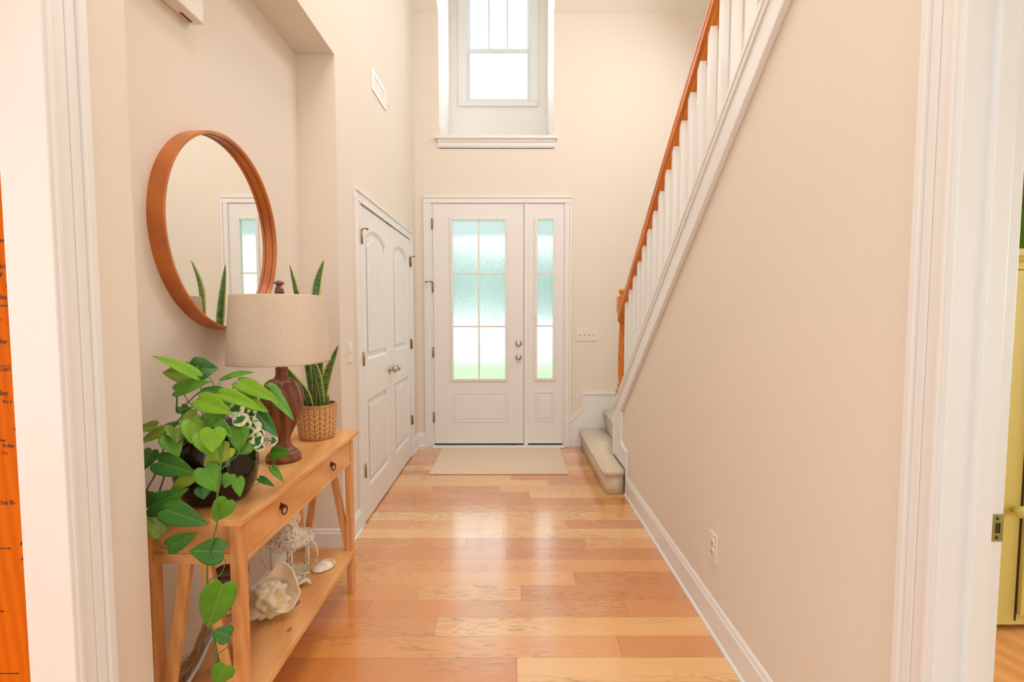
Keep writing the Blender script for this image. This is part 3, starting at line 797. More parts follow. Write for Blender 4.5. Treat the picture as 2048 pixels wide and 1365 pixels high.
for i in range(-8, 14):
    y = 2.234 + 0.1178*i
    if y < 1.2: continue
    bm = bmx(); prism(bm, [(y, capz(y)-0.002), (y+0.032, capz(y+0.032)-0.002), (y+0.032, ru(y+0.032)+0.001), (y, ru(y)+0.001)], 'X', 0.886, 0.918)
    obj('baluster', bm, TRIM, ra, bevel=0.003)
bm = bmx(); nx, ny = 0.920, 4.022
box(bm, nx-0.04, nx+0.04, ny-0.04, ny+0.04, 0.388, 0.72)
box(bm, nx-0.04, nx+0.04, ny-0.04, ny+0.04, 1.362, 1.492)
lathe(bm, [(0.038, 0.72), (0.030, 0.735), (0.034, 0.75), (0.026, 0.77), (0.030, 0.85), (0.033, 0.95), (0.027, 1.15), (0.022, 1.27), (0.026, 1.285), (0.021, 1.30), (0.026, 1.335), (0.036, 1.35), (0.036, 1.362)], (nx, ny, 0), 20)
lathe(bm, [(0.036, 1.492), (0.022, 1.502), (0.020, 1.512), (0.030, 1.524), (0.034, 1.536), (0.030, 1.548), (0.016, 1.556), (0, 1.558)], (nx, ny, 0), 20)
obj('newel_post', bm, RAILW, ra, bevel=0.003)

# ================================================================== RUG AND WALL FITTINGS
bm = bmx(); box(bm, -0.685, 0.488, 4.025, 4.812, 0.001, 0.010)
o = tag(obj('entry_rug', bm, RUGM, bevel=0.003), 'flat woven beige rug lying before the front door', 'rug')
def plate_on(name, label, cat, c, ax, w_, h_, kind, nsw=1):
    # built facing -Y, then turned; c = centre on the wall
    rot = {'-Y': 0, '+X': PI/2, '-X': -PI/2}[ax]
    t = thing(name, label, cat, c)
    M = Matrix.Translation(c) @ Matrix.Rotation(rot, 4, 'Z')
    def put(nm, bm, mat, par=t, bevel=0.0015):
        bmesh.ops.transform(bm, matrix=M, verts=bm.verts); return obj(nm, bm, mat, par, bevel=bevel)
    put('cover_plate', one(box, -w_/2, w_/2, -0.007, 0.0, -h_/2, h_/2), PLATE)
    if kind == 'toggle':
        for i in range(nsw):
            x = (i-(nsw-1)/2)*0.046
            bm = bmx(); box(bm, x-0.006, x+0.006, -0.009, -0.006, -0.013, 0.013)
            s = put('switch_slot', bm, plain('switch_slot_shade', srgb(214, 200, 180), 0.5, 50, 0.02, 0))
            bm = bmx(); prism(bm, [(-0.008, -0.005), (-0.022, 0.006), (-0.020, 0.012), (-0.008, 0.006)], 'X', x-0.0045, x+0.0045)
            bmesh.ops.transform(bm, matrix=M, verts=bm.verts); obj('toggle', bm, PLATE, t)
            for z in (-0.03, 0.03): put('screw', one(box, x-0.003, x+0.003, -0.0085, -0.006, z-0.003, z+0.003), PLATE, bevel=0.001)
    elif kind == 'stack':
        for z in (0.022, -0.022):
            bm = bmx(); box(bm, -0.016, 0.016, -0.011, -0.006, z-0.017, z+0.017); put('rocker', bm, PLATE)
        bm = bmx(); box(bm, -0.005, 0.005, -0.022, -0.009, -0.004, 0.004); put('toggle', bm, PLATE)
    elif kind == 'outlet':
        for z in (0.02, -0.02):
            bm = bmx(); lathe(bm, [(0, 0), (0.0165, 0), (0.0165, 0.0035), (0, 0.0035)], n=20)
            bmesh.ops.transform(bm, matrix=Matrix.Translation((0, -0.006, z)) @ Matrix.Rotation(PI/2, 4, 'X'), verts=bm.verts); r = put('socket', bm, PLATE, bevel=0)
            bm = bmx()
            for x in (-0.006, 0.006): box(bm, x-0.001, x+0.001, -0.0102, -0.0093, z-0.001, z+0.008)
            box(bm, -0.002, 0.002, -0.0102, -0.0093, z-0.010, z-0.006)
            put('slots', bm, DARK, bevel=0)
    return t
plate_on('light_switch', 'wide ivory plate of four toggle switches right of the front door', 'light switch', (0.762, FY, 1.14), '-Y', 0.21, 0.125, 'toggle', 4)
plate_on('light_switch', 'narrow ivory light switch beside the closet doors', 'light switch', (WX, 2.845, 1.13), '+X', 0.075, 0.12, 'stack')
plate_on('wall_outlet', 'ivory duplex power outlet low on the right wall', 'outlet', (RX, 2.015, 0.366), '-X', 0.075, 0.12, 'outlet')
# air return grille high on the left wall
v = thing('air_vent', 'small white air vent high on the left wall', 'air vent', (WX, 3.58, 2.95))
bm = bmx()
def frame_x(bm, y0, y1, z0, z1, x0, x1, w_):
    box(bm, x0, x1, y0, y0+w_, z0, z1); box(bm, x0, x1, y1-w_, y1, z0, z1)
    box(bm, x0, x1, y0+w_, y1-w_, z0, z0+w_); box(bm, x0, x1, y0+w_, y1-w_, z1-w_, z1)
frame_x(bm, 3.41, 3.765, 2.878, 3.018, WX, WX+0.008, 0.026); box(bm, WX, WX+0.007, 3.58, 3.592, 2.9, 3.0)
obj('frame', bm, TRIM, v, bevel=0.002)
obj('dark_duct', one(box, WX+0.0005, WX+0.0015, 3.43, 3.745, 2.9, 3.0), plain('duct_shade', srgb(172, 146, 120), 0.8, 30, 0.1, 0), v)
bm = bmx()
for k in range(24):
    y = 3.440 + k*0.0128
    if abs(y-3.586) < 0.012: continue
    prism(bm, [(WX+0.001, y), (WX+0.006, y+0.004), (WX+0.006, y+0.0052), (WX+0.001, y+0.0012)], 'Z', 2.903, 2.993)
obj('louvers', bm, PLATE, v)
bm = bmx(); tube(bm, [(WX+0.008, 3.752, 2.93), (WX+0.022, 3.762, 2.925), (WX+0.026, 3.79, 2.918)], 0.003, 6); obj('lever', bm, TRIM, v)
# door chime box
c = thing('doorbell_chime', 'white door chime box high on the wall above the round mirror', 'door chime', (-1.12, 1.66, 2.46))
bm = bmx(); box(bm, -1.151, -1.097, 1.50, 1.812, 2.388, 2.60); obj('cover', bm, PLATE, c, bevel=0.006)
obj('sound_slot', one(box, -1.136, -1.126, 1.735, 1.79, 2.3865, 2.389), plain('amber_slot', srgb(136, 74, 22), 0.5, 40, 0.4, 0), c)

# ================================================================== MIRROR
mr = thing('round_mirror', 'large round wall mirror in a deep amber bentwood frame', 'mirror', (-1.13, 1.93, 1.65))
bm = bmx(); R0, n = 0.375, 96; rings = []
for x, r in ((-1.151, R0), (-1.098, R0), (-1.0965, R0-0.002), (-1.0965, R0-0.010), (-1.098, R0-0.012), (-1.151, R0-0.012)):
    rings.append([bm.verts.new((x, 1.938+math.cos(2*PI*k/n)*r, 1.668+math.sin(2*PI*k/n)*r)) for k in range(n)])
for i in range(6):
    for k in range(n): bm.faces.new((rings[i][k], rings[i][(k+1) % n], rings[(i+1) % 6][(k+1) % n], rings[(i+1) % 6][k]))
bmesh.ops.recalc_face_normals(bm, faces=bm.faces); obj('frame', bm, RINGW, mr, smooth=False)
bm = bmx(); bm.faces.new([bm.verts.new((-1.128, 1.938+math.cos(2*PI*k/n)*(R0-0.012), 1.668+math.sin(2*PI*k/n)*(R0-0.012))) for k in range(n)])
rr = bmesh.ops.extrude_face_region(bm, geom=list(bm.faces)); bmesh.ops.translate(bm, vec=(-0.006, 0, 0), verts=[q for q in rr['geom'] if isinstance(q, bmesh.types.BMVert)])
bmesh.ops.recalc_face_normals(bm, faces=bm.faces); obj('mirror_glass', bm, MIRR, mr)
# thin seam running round the inside of the frame
bm = bmx(); pts = [(-1.112, 1.938+math.cos(2*PI*k/n)*(R0-0.0125), 1.668+math.sin(2*PI*k/n)*(R0-0.0125)) for k in range(n+1)]
tube(bm, pts, 0.0012, 5, cap=False); obj('seam_line', bm, DARK, mr)

# ================================================================== CONSOLE TABLE
TX0, TX1, TY0, TY1, TZ = -1.052, -0.740, 1.313, 2.352, 0.790
ct = thing('console_table', 'honey pine console table with two drawers and splayed end braces', 'table', ((TX0+TX1)/2, (TY0+TY1)/2, 0))
obj('tabletop', one(box, TX0, TX1, TY0, TY1, TZ-0.018, TZ), PINE, ct, bevel=0.002)
LF, LB = (-0.785, -0.764), (-1.036, -1.012)
for (x0, x1) in (LF, LB):
    for (y0, y1) in ((TY0+0.022, TY0+0.067), (TY1-0.067, TY1-0.022)):
        obj('leg', one(box, x0-0.006, x1+0.0, y0, y1, 0, TZ-0.018), PINE_V, ct, bevel=0.002)
bm = bmx()
for y in (TY0+0.034, TY1-0.052): box(bm, LB[1], LF[0]-0.006, y, y+0.018, 0.678, TZ-0.018)
box(bm, LB[0], LB[1]-0.006, TY0+0.067, TY1-0.067, 0.650, TZ-0.018)
obj('apron', bm, PINE, ct)
bm = bmx()
for y in (TY0+0.028, TY1-0.054): box(bm, LB[1], LF[0]-0.006, y, y+0.026, 0.650, 0.679)
box(bm, LF[0]-0.01, LF[1]-0.001, TY0+0.067, TY1-0.067, 0.640, 0.658)
box(bm, LF[0]-0.01, LF[1]-0.003, TY0+0.067, TY1-0.067, 0.755, TZ-0.018)
obj('rails', bm, PINE, ct, bevel=0.0015)
ymid = 1.83
for k, (y0, y1) in enumerate(((TY0+0.069, ymid-0.0012), (ymid+0.0012, TY1-0.069))):
    dr = obj('drawer', one(box, LF[0]-0.03, LF[1]-0.002, y0, y1, 0.6595, 0.7555), PINE, ct, bevel=0.001)
    yk = (1.592, 2.045)[k]; bm = bmx()
    bmesh.ops.create_cone(bm, cap_ends=True, segments=4, radius1=0.014, radius2=0.010, depth=0.006)
    lathe(bm, [(0.006, 0), (0.007, 0.006), (0.005, 0.012), (0, 0.014)], (0, 0, 0), 10)
    bmesh.ops.transform(bm, matrix=Matrix.Translation((LF[1]+0.001, yk, 0.716)) @ Matrix.Rotation(PI/2, 4, 'Y'), verts=bm.verts)
    rp = [(LF[1]+0.010+0.003*math.sin(q), yk+math.sin(q)*0.0115, 0.704+math.cos(q)*0.0150) for q in [2*PI*i/24 for i in range(25)]]
    tube(bm, rp, 0.0024, 7, cap=False)
    obj('ring_pull', bm, BRONZE, dr)
# splayed braces at both ends
for y in (TY0+0.030, TY1-0.050):
    for s, xa, xb in ((-1, -0.922, -0.996), (1, -0.868, -0.792)):
        bm = bmx(); h = 0.0155
        prism(bm, [(xa-h, 0.652), (xa+h, 0.652), (xb+h, 0.215), (xb-h, 0.215)], 'Y', y, y+0.020)
        obj('brace', bm, PINE_V, ct, bevel=0.0015)
sh = obj('shelf', one(box, -1.040, -0.757, TY0+0.022, TY1-0.03, 0.188, 0.215), PINE, ct, bevel=0.002)
for (x, y, a, b) in ((-0.842, 1.86, 0.010, 0.022), (-0.80, 1.70, 0.009, 0.016), (-0.93, 1.55, 0.01, 0.018)):
    obj('knot', one(lathe, [(0, 0.2153), (1, 0.2153)], (x, y, 0), 16, None, a, b, False, 0, True, False), KNOTM, sh)

# ================================================================== LAMP
LX, LY = -0.879, 1.862
lp = thing('table_lamp', 'carved dark wood table lamp with beige drum shade on the console', 'lamp', (LX, LY, TZ))
lob = lambda a, z, r: 1.02 - 0.15*(1-abs(math.sin(4*(a + 0.45 + (z-0.97)*1.6)))**0.55) * min(1, max(0, (z-.85)/.04)) * min(1, max(0, (1.104-z)/.02)) + 0.03*math.sin(8*(a+.45+(z-.97)*1.6))
bm = bmx(); c0 = (LX, LY, 0)
lathe(bm, [(0.064, TZ+0.0005), (0.064, TZ+0.020), (0.060, TZ+0.024), (0.060, TZ+0.028), (0.052, TZ+0.034), (0.050, TZ+0.038)], c0, 40)
obj('foot', bm, WALNUT, lp)
bm = bmx()
lathe(bm, [(0.048, 0.826), (0.038, 0.834), (0.030, 0.848), (0.0255, 0.862), (0.0245, 0.874), (0.028, 0.886), (0.036, 0.902), (0.047, 0.922), (0.058, 0.945), (0.067, 0.970), (0.073, 1.0), (0.0755, 1.028), (0.073, 1.055), (0.066, 1.078), (0.055, 1.094), (0.044, 1.104), (0.034, 1.108)], c0, 144, fr=lob)
obj('body', bm, WALNUT, lp)
bm = bmx(); lathe(bm, [(0.036, 1.104), (0.026, 1.112), (0.0215, 1.125), (0.022, 1.150), (0.015, 1.155), (0.008, 1.19), (0.008, 1.445), (0, 1.445)], c0, 32); obj('neck', bm, WALNUT, lp)
bm = bmx()
def sup(a, p=2.6):
    return (abs(math.cos(a))**p + abs(math.sin(a))**p) ** (-1/p)
SHX, SHY = 0.166, 0.190
def shade_ring(bm, z, k, off=0.0):
    return [bm.verts.new((LX + math.cos(a)*sup(a)*(SHX*k-off), LY + math.sin(a)*sup(a)*(SHY*k-off), z)) for a in [2*PI*i/96 for i in range(96)]]
zs_ = [(1.172, 1.0), (1.177, 1.003), (1.25, 0.978), (1.34, 0.945), (1.422, 0.915), (1.426, 0.911)]
outer = [shade_ring(bm, z, k) for z, k in zs_]; inner = [shade_ring(bm, z, k, 0.003) for z, k in zs_]
def skin(bm, A, B):
    n = len(A)
    for i in range(n): bm.faces.new((A[i], A[(i+1) % n], B[(i+1) % n], B[i]))
for i in range(5): skin(bm, outer[i], outer[i+1]); skin(bm, inner[i+1], inner[i])
skin(bm, inner[0], outer[0]); skin(bm, outer[5], inner[5])
bmesh.ops.recalc_face_normals(bm, faces=bm.faces); sd = obj('lamp_shade', bm, LINEN, lp, smooth=True)
bm = bmx()
for q in range(3):
    a = q*2*PI/3 + 0.4; tube(bm, [(LX, LY, 1.418), (LX+math.cos(a)*sup(a)*(SHX*.915-.004), LY+math.sin(a)*sup(a)*(SHY*.915-.004), 1.420)], 0.0018, 6)
obj('spider', bm, BRASSY, sd)
bm = bmx(); lathe(bm, [(0.008, 1.426), (0.016, 1.430), (0.018, 1.440), (0.015, 1.452), (0.010, 1.462), (0.012, 1.466), (0.019, 1.470), (0.019, 1.475), (0.014, 1.479), (0.006, 1.482), (0, 1.482)], c0, 8, smooth=False); obj('finial', bm, WALNUT, lp)

# ================================================================== SNAKE PLANT
BX, BY = -0.886, 2.205
sn = thing('snake_plant', 'tall snake plant in a woven wicker basket at the far end of the console', 'plant', (BX, BY, TZ))
bm = bmx()
lathe(bm, [(0.070, TZ+0.001), (0.078, TZ+0.012), (0.084, TZ+0.06), (0.088, TZ+0.12), (0.0885, TZ+0.148)], (BX, BY, 0), 64, uv=True, cap=False)
lathe(bm, [(0.0, TZ+0.002), (0.071, TZ+0.001)], (BX, BY, 0), 64, uv=True, cap=False)
lathe(bm, [(0.081, TZ+0.150), (0.080, TZ+0.10)], (BX, BY, 0), 64, uv=True, cap=False)
obj('basket', bm, WICKER, sn, smooth=True)
bm = bmx()
for z, r in ((TZ+0.149, 0.0855), (TZ+0.155, 0.0845)):
    tube(bm, [(BX+math.cos(2*PI*k/64)*r, BY+math.sin(2*PI*k/64)*r, z+0.0012*math.sin(k*2.1)) for k in range(65)], 0.0042, 8, cap=False)
obj('rolled_rim', bm, plain('cane_rim', srgb(206, 146, 84), 0.5, 60, 0.25, 0.3), sn)
obj('soil', one(lathe, [(0, TZ+0.128), (0.0795, TZ+0.126)], (BX, BY, 0), 32, None, 1.0, 1.0, False, 0, True, False), SOIL, sn)
def blade(pts, wmax, twist, parent, name='leaf'):
    pts = smooth_pts(pts, 5); n = len(pts); bm = bmx(); ly = bm.loops.layers.uv.verify(); rows = []
    for i, p in enumerate(pts):
        t = i/(n-1); T = (pts[min(i+1, n-1)]-pts[max(i-1, 0)]).normalized()
        w_ = wmax*(0.45+0.55*min(1, t*1.6))*(1-max(0, (t-0.62)/0.38)**1.8)*0.5 + 0.0006
        a = twist[0]+(twist[1]-twist[0])*t; S = Vector((math.cos(a), math.sin(a), 0)); S = (S - T*S.dot(T)).normalized(); N = T.cross(S)
        rows.append([(p+S*w_*u+N*(u*u)*w_*0.35+N*e*0.0012, u*.5+.5) for e in (0, 1) for u in (-1, -.5, 0, .5, 1)])
    V = [[bm.verts.new(q[0]) for q in r] for r in rows]
    def face(idx):
        f = bm.faces.new([V[i][j] for i, j in idx]); f.smooth = True
        for lp_, (i, j) in zip(f.loops, idx): lp_[ly].uv = (rows[i][j][1], i/(n-1))
    for i in range(n-1):
        for j in range(4): face([(i, j), (i, j+1), (i+1, j+1), (i+1, j)]); face([(i, 5+j), (i+1, 5+j), (i+1, 6+j), (i, 6+j)])
        face([(i, 0), (i+1, 0), (i+1, 5), (i, 5)]); face([(i, 4), (i, 9), (i+1, 9), (i+1, 4)])
    return obj(name, bm, SNAKEM, parent)
zb = TZ+0.127
blade([(BX-.02, BY+.01, zb), (-0.925, 2.21, 1.12), (-0.945, 2.20, 1.35), (-0.985, 2.19, 1.575)], 0.038, (0.3, -0.2), sn)
blade([(BX+.01, BY-.01, zb), (-0.862, 2.20, 1.15), (-0.872, 2.19, 1.40), (-0.862, 2.19, 1.50), (-0.832, 2.19, 1.595)], 0.038, (0.1, 0.5), sn)
blade([(BX+.035, BY, zb), (-0.848, 2.20, 0.99), (-0.828, 2.195, 1.08), (-0.775, 2.19, 1.215)], 0.044, (0.2, 0.9), sn)
blade([(BX-.01, BY-.03, zb), (-0.915, 2.16, 1.00), (-0.965, 2.14, 1.07), (-1.02, 2.12, 1.16)], 0.042, (0.2, -0.3), sn)
blade([(BX, BY+.02, zb), (-0.90, 2.22, 1.02), (-0.925, 2.225, 1.15), (-0.955, 2.23, 1.27)], 0.040, (0.2, 0.2), sn)
blade([(BX+.005, BY, zb), (-0.879, 2.20, 1.02), (-0.868, 2.20, 1.14), (-0.865, 2.2, 1.24)], 0.018, (0.8, 0.2), sn)
blade([(BX+.025, BY+.02, zb), (-0.866, 2.22, 1.02), (-0.878, 2.22, 1.14), (-0.872, 2.22, 1.25)], 0.020, (1.2, 1.0), sn)
blade([(BX+.03, BY-.02, zb), (-0.850, 2.18, 0.98), (-0.862, 2.17, 1.08), (-0.880, 2.16, 1.16)], 0.026, (0.4, 0.2), sn)
blade([(BX-.035, BY-.01, zb), (-0.935, 2.19, 0.965), (-0.950, 2.18, 1.02)], 0.022, (0.4, 0.2), sn)
blade([(BX+.045, BY+.01, zb), (-0.838, 2.21, 0.95), (-0.832, 2.21, 0.985)], 0.014, (0.4, 0.2), sn)

# ================================================================== VASE WITH CUTTINGS
VX, VY = -0.905, 1.478
vs = thing('glass_vase', 'big round dark brown glass vase at the near end of the console', 'vase', (VX, VY, TZ))
bm = bmx()
lathe(bm, [(0, TZ+.001), (0.075, TZ+.001), (0.092, TZ+.012), (0.110, TZ+.05), (0.117, TZ+.10), (0.113, TZ+.15), (0.098, TZ+.19), (0.072, TZ+.222), (0.046, TZ+.24)], (VX, VY, 0), 64); obj('body', bm, DGLASS, vs)
bm = bmx()
lathe(bm, [(0.047, TZ+.240), (0.036, TZ+.250), (0.032, TZ+.27), (0.032, TZ+.305), (0.038, TZ+.312), (0.038, TZ+.318), (0.030, TZ+.318), (0.028, TZ+.27), (0.032, TZ+.252)], (VX, VY, 0), 40, cap=False); obj('neck', bm, NGLASS, vs)

LEAVES = [
 (-0.919,1.420,1.175,-0.995,1.360,1.250,0.775,-0.263,0.575,0.046,0),
 (-0.953,1.460,1.189,-0.892,1.480,1.191,0.301,-0.937,0.179,0.076,2),
 (-0.948,1.460,1.178,-1.038,1.440,1.184,0.226,-0.926,0.304,0.068,3),
 (-0.981,1.420,1.133,-0.868,1.380,1.168,-0.391,-0.885,0.252,0.045,1),
 (-0.887,1.380,1.112,-0.770,1.330,1.085,-0.181,-0.760,0.625,0.058,0),
 (-0.869,1.450,1.122,-0.927,1.450,1.135,0.158,-0.692,0.705,0.038,2),
 (-0.851,1.420,1.123,-0.701,1.360,1.099,-0.080,-0.537,0.840,0.047,0),
 (-0.828,1.480,1.147,-0.689,1.420,1.110,-0.072,-0.639,0.766,0.052,0),
 (-0.826,1.460,1.107,-0.706,1.400,1.078,-0.182,-0.699,0.692,0.052,0),
 (-0.864,1.500,1.167,-0.793,1.500,1.180,-0.141,-0.625,0.768,0.029,1),
 (-0.861,1.500,1.164,-0.908,1.500,1.155,-0.147,-0.627,0.765,0.025,1),
 (-0.755,1.520,1.114,-0.663,1.480,1.036,0.312,-0.644,0.698,0.041,1),
 (-0.770,1.540,1.132,-0.723,1.540,1.109,0.378,-0.509,0.773,0.024,1),
 (-0.776,1.480,1.053,-0.697,1.440,0.993,0.167,-0.705,0.689,0.045,2),
 (-0.789,1.500,1.020,-0.756,1.480,0.989,0.365,-0.556,0.747,0.023,2),
 (-1.029,1.400,1.031,-1.087,1.400,1.027,-0.045,-0.761,0.647,0.037,3),
 (-0.980,1.360,1.029,-1.058,1.360,0.994,-0.178,-0.900,0.397,0.036,3),
 (-1.011,1.460,1.020,-1.052,1.460,1.025,0.102,-0.538,0.837,0.028,2),
 (-0.958,1.380,1.029,-0.928,1.340,1.003,0.553,-0.121,0.824,0.064,3),
 (-0.922,1.420,1.061,-0.951,1.380,1.040,0.554,-0.665,0.501,0.048,3),
 (-0.910,1.380,1.050,-0.890,1.340,1.000,0.452,-0.599,0.660,0.058,0),
 (-0.964,1.360,1.014,-0.925,1.340,0.959,0.383,-0.747,0.543,0.058,1),
 (-0.822,1.330,1.038,-0.806,1.300,0.982,0.460,-0.721,0.518,0.067,0),
 (-0.867,1.350,1.023,-0.809,1.330,0.955,0.321,-0.799,0.509,0.060,0),
 (-0.796,1.360,0.979,-0.855,1.330,0.934,0.364,-0.921,0.136,0.055,4),
 (-0.825,1.360,1.048,-0.774,1.340,1.016,0.158,-0.705,0.692,0.033,1),
 (-0.792,1.400,1.025,-0.774,1.370,0.966,0.420,-0.751,0.510,0.059,1),
 (-0.767,1.400,0.983,-0.797,1.380,0.955,0.420,-0.889,0.185,0.059,1),
 (-0.982,1.340,0.944,-0.867,1.320,0.918,-0.041,-0.871,0.489,0.063,2),
 (-0.897,1.350,0.901,-0.956,1.340,0.860,0.165,-0.986,0.004,0.038,4),
 (-0.843,1.320,0.933,-0.794,1.300,0.873,0.339,-0.774,0.535,0.067,1),
 (-0.862,1.340,0.871,-0.854,1.330,0.841,0.494,-0.776,0.391,0.043,2),
 (-0.784,1.340,0.908,-0.789,1.320,0.877,0.510,-0.758,0.407,0.037,1),
 (-0.764,1.340,0.897,-0.747,1.320,0.853,0.408,-0.762,0.504,0.034,1),
 (-0.770,1.300,0.851,-0.805,1.290,0.793,0.305,-0.952,-0.020,0.056,1),
 (-0.993,1.310,0.826,-0.883,1.300,0.879,-0.091,-0.996,0.002,0.062,2),
 (-0.932,1.290,0.829,-0.817,1.280,0.793,0.095,-0.839,0.536,0.064,2),
 (-1.014,1.360,0.971,-1.029,1.340,0.917,0.563,-0.814,0.145,0.040,2),
 (-0.940,1.280,0.767,-0.972,1.270,0.818,0.625,-0.740,0.247,0.044,3),
 (-0.911,1.270,0.736,-0.837,1.270,0.773,-0.053,-0.993,0.105,0.047,2),
 (-0.778,1.280,0.717,-0.856,1.260,0.730,0.291,-0.852,0.435,0.069,2),
 (-0.761,1.250,0.643,-0.805,1.240,0.515,0.351,-0.935,-0.047,0.084,1),
 (-0.755,1.260,0.495,-0.792,1.250,0.517,0.485,-0.729,0.484,0.047,2),
 (-0.760,1.250,0.420,-0.785,1.240,0.368,0.244,-0.967,0.069,0.060,1),
 (-0.768,1.550,0.909,-0.699,1.520,0.920,-0.419,-0.823,0.385,0.044,1),
 (-0.756,1.520,0.872,-0.712,1.500,0.832,0.162,-0.800,0.578,0.024,1),
 (-0.770,1.470,0.853,-0.715,1.450,0.836,0.030,-0.598,0.801,0.022,2),
 (-0.866,1.420,1.061,-0.887,1.380,1.019,0.485,-0.742,0.464,0.049,1),
 (-0.849,1.450,1.092,-0.796,1.420,1.058,0.101,-0.663,0.742,0.044,1),
 (-0.995,1.460,1.075,-0.945,1.440,1.038,0.341,-0.554,0.760,0.033,2),
 (-1.041,1.380,0.844,-1.060,1.380,0.807,0.398,-0.894,-0.204,0.030,3),
]
IVY = [
 (-0.805,1.420,1.080,0.0234),
 (-0.781,1.450,1.053,0.0188),
 (-0.788,1.410,1.048,0.0216),
 (-0.778,1.420,1.037,0.0167),
 (-0.763,1.430,1.020,0.0236),
 (-0.771,1.420,1.007,0.0167),
 (-0.750,1.420,0.986,0.0251),
 (-0.749,1.440,0.999,0.0153),
 (-0.742,1.500,0.960,0.0159),
 (-0.795,1.440,1.069,0.0153),
 (-0.770,1.440,1.038,0.0153),
 (-0.759,1.450,0.958,0.0171),
]
STEMS = {
 'vine': [(-0.798,1.340,1.007),(-0.790,1.310,0.949),(-0.792,1.300,0.908),(-0.792,1.290,0.858),(-0.787,1.280,0.804),(-0.796,1.275,0.760),(-0.805,1.270,0.728),(-0.809,1.265,0.682),(-0.808,1.260,0.637),(-0.807,1.260,0.568),(-0.800,1.260,0.510),(-0.790,1.255,0.482),(-0.784,1.250,0.416),(-0.783,1.250,0.374)],
 'left': [(-1.018,1.420,1.004),(-1.016,1.400,0.992),(-1.003,1.390,0.971),(-0.998,1.370,0.942),(-1.010,1.360,0.898),(-1.010,1.340,0.880),(-1.015,1.330,0.855),(-1.003,1.310,0.814)],
 'left2': [(-0.977,1.380,0.968),(-0.981,1.360,0.902),(-0.984,1.340,0.859),(-0.986,1.330,0.841),(-0.962,1.280,0.776),(-0.943,1.275,0.739),(-0.923,1.270,0.731),(-0.910,1.270,0.736)],
 'top': [(-0.968,1.460,1.075),(-0.993,1.440,1.063),(-0.986,1.430,1.103),(-0.981,1.420,1.133)],
 'top2': [(-0.961,1.460,1.080),(-0.964,1.450,1.091),(-0.967,1.430,1.126),(-0.972,1.430,1.145)],
 'pet1': [(-0.923,1.460,1.068),(-0.914,1.430,1.133),(-0.916,1.420,1.172)],
 'pet2': [(-0.877,1.460,1.086),(-0.898,1.460,1.151),(-0.915,1.460,1.171),(-0.946,1.460,1.177)],
 'pet3': [(-0.865,1.460,1.090),(-0.880,1.460,1.136),(-0.882,1.480,1.153),(-0.861,1.500,1.166)],
 'pet4': [(-0.874,1.480,1.087),(-0.841,1.470,1.134),(-0.835,1.480,1.153)],
 'pet5': [(-0.867,1.480,1.076),(-0.803,1.520,1.103),(-0.754,1.520,1.114)],
 'pet6': [(-0.907,1.420,1.068),(-0.869,1.370,1.043),(-0.854,1.350,1.016),(-0.835,1.330,1.035)],
 'pet7': [(-0.791,1.310,0.931),(-0.780,1.330,0.947),(-0.772,1.360,0.959),(-0.776,1.380,0.975)],
 'pet8': [(-0.793,1.300,0.894),(-0.790,1.320,0.898),(-0.782,1.330,0.897)],
 'right': [(-0.778,1.450,0.948),(-0.766,1.470,0.958),(-0.760,1.490,0.971),(-0.742,1.500,0.957),(-0.758,1.540,0.922)],
 'right2': [(-0.778,1.460,0.891),(-0.767,1.500,0.900),(-0.754,1.530,0.889),(-0.755,1.520,0.872)],
 'right3': [(-0.776,1.440,0.844),(-0.767,1.450,0.843),(-0.769,1.470,0.853)],
 'pet9': [(-0.809,1.260,0.640),(-0.793,1.260,0.656),(-0.774,1.262,0.663),(-0.764,1.264,0.683),(-0.762,1.270,0.703)],
 'pet10': [(-0.788,1.250,0.448),(-0.763,1.250,0.464),(-0.752,1.250,0.478),(-0.756,1.260,0.488)],
}

def heart_leaf(bm, B, T, N, wd, mi, rnd, droop=0.12, fold=0.30):
    ly = bm.loops.layers.uv.verify()
    B, T, N = Vector(B), Vector(T), Vector(N); ax = T-B; L = ax.length; ax.normalize(); N = (N-ax*N.dot(ax)).normalized(); S = ax.cross(N)
    prof = [(0.0, 0.0), (-0.075, .18), (-.11, .38), (-.10, .60), (-.04, .80), (.06, .94), (.18, 1.0), (.32, .97), (.46, .86), (.60, .69), (.73, .49), (.84, .30), (.93, .14), (1.0, 0.0)]
    mid = [0, .01, .03, .06, .10, .17, .26, .37, .49, .62, .74, .84, .93, 1.0]
    tw = rnd.uniform(-.10, .10); dr = droop*rnd.uniform(.5, 1.4); fo = fold*rnd.uniform(.6, 1.3)
    def P(t, s):
        h = -dr*L*(max(t, 0)**2) + fo*wd*.5*abs(s)**.8 - .10*wd*.5*s*s + tw*wd*s*t + .012*wd*math.sin(9*t)*abs(s)
        return B + ax*(t*L) + S*(s*wd*.5) + N*h
    for sgn in (1, -1):
        rows = []
        for (t, s), m in zip(prof, mid):
            rows.append([bm.verts.new(P(m+(t-m)*q, sgn*s*q)) for q in (0, .25, .55, .8, 1)])
        for i in range(len(rows)-1):
            for j in range(4):
                q = (rows[i][j], rows[i][j+1], rows[i+1][j+1], rows[i+1][j])
                U = (0, .25, .55, .8, 1); uvs = [(U[j]*prof[i][1], mid[i]), (U[j+1]*prof[i][1], prof[i][0]*U[j+1]+mid[i]*(1-U[j+1])), (U[j+1]*prof[i+1][1], prof[i+1][0]*U[j+1]+mid[i+1]*(1-U[j+1])), (U[j]*prof[i+1][1], mid[i+1])]
                try: f = bm.faces.new(q if sgn > 0 else q[::-1])
                except ValueError: continue
                f.smooth = True; f.material_index = mi
                for lp_, uv_ in zip(f.loops, uvs if sgn > 0 else uvs[::-1]): lp_[ly].uv = uv_
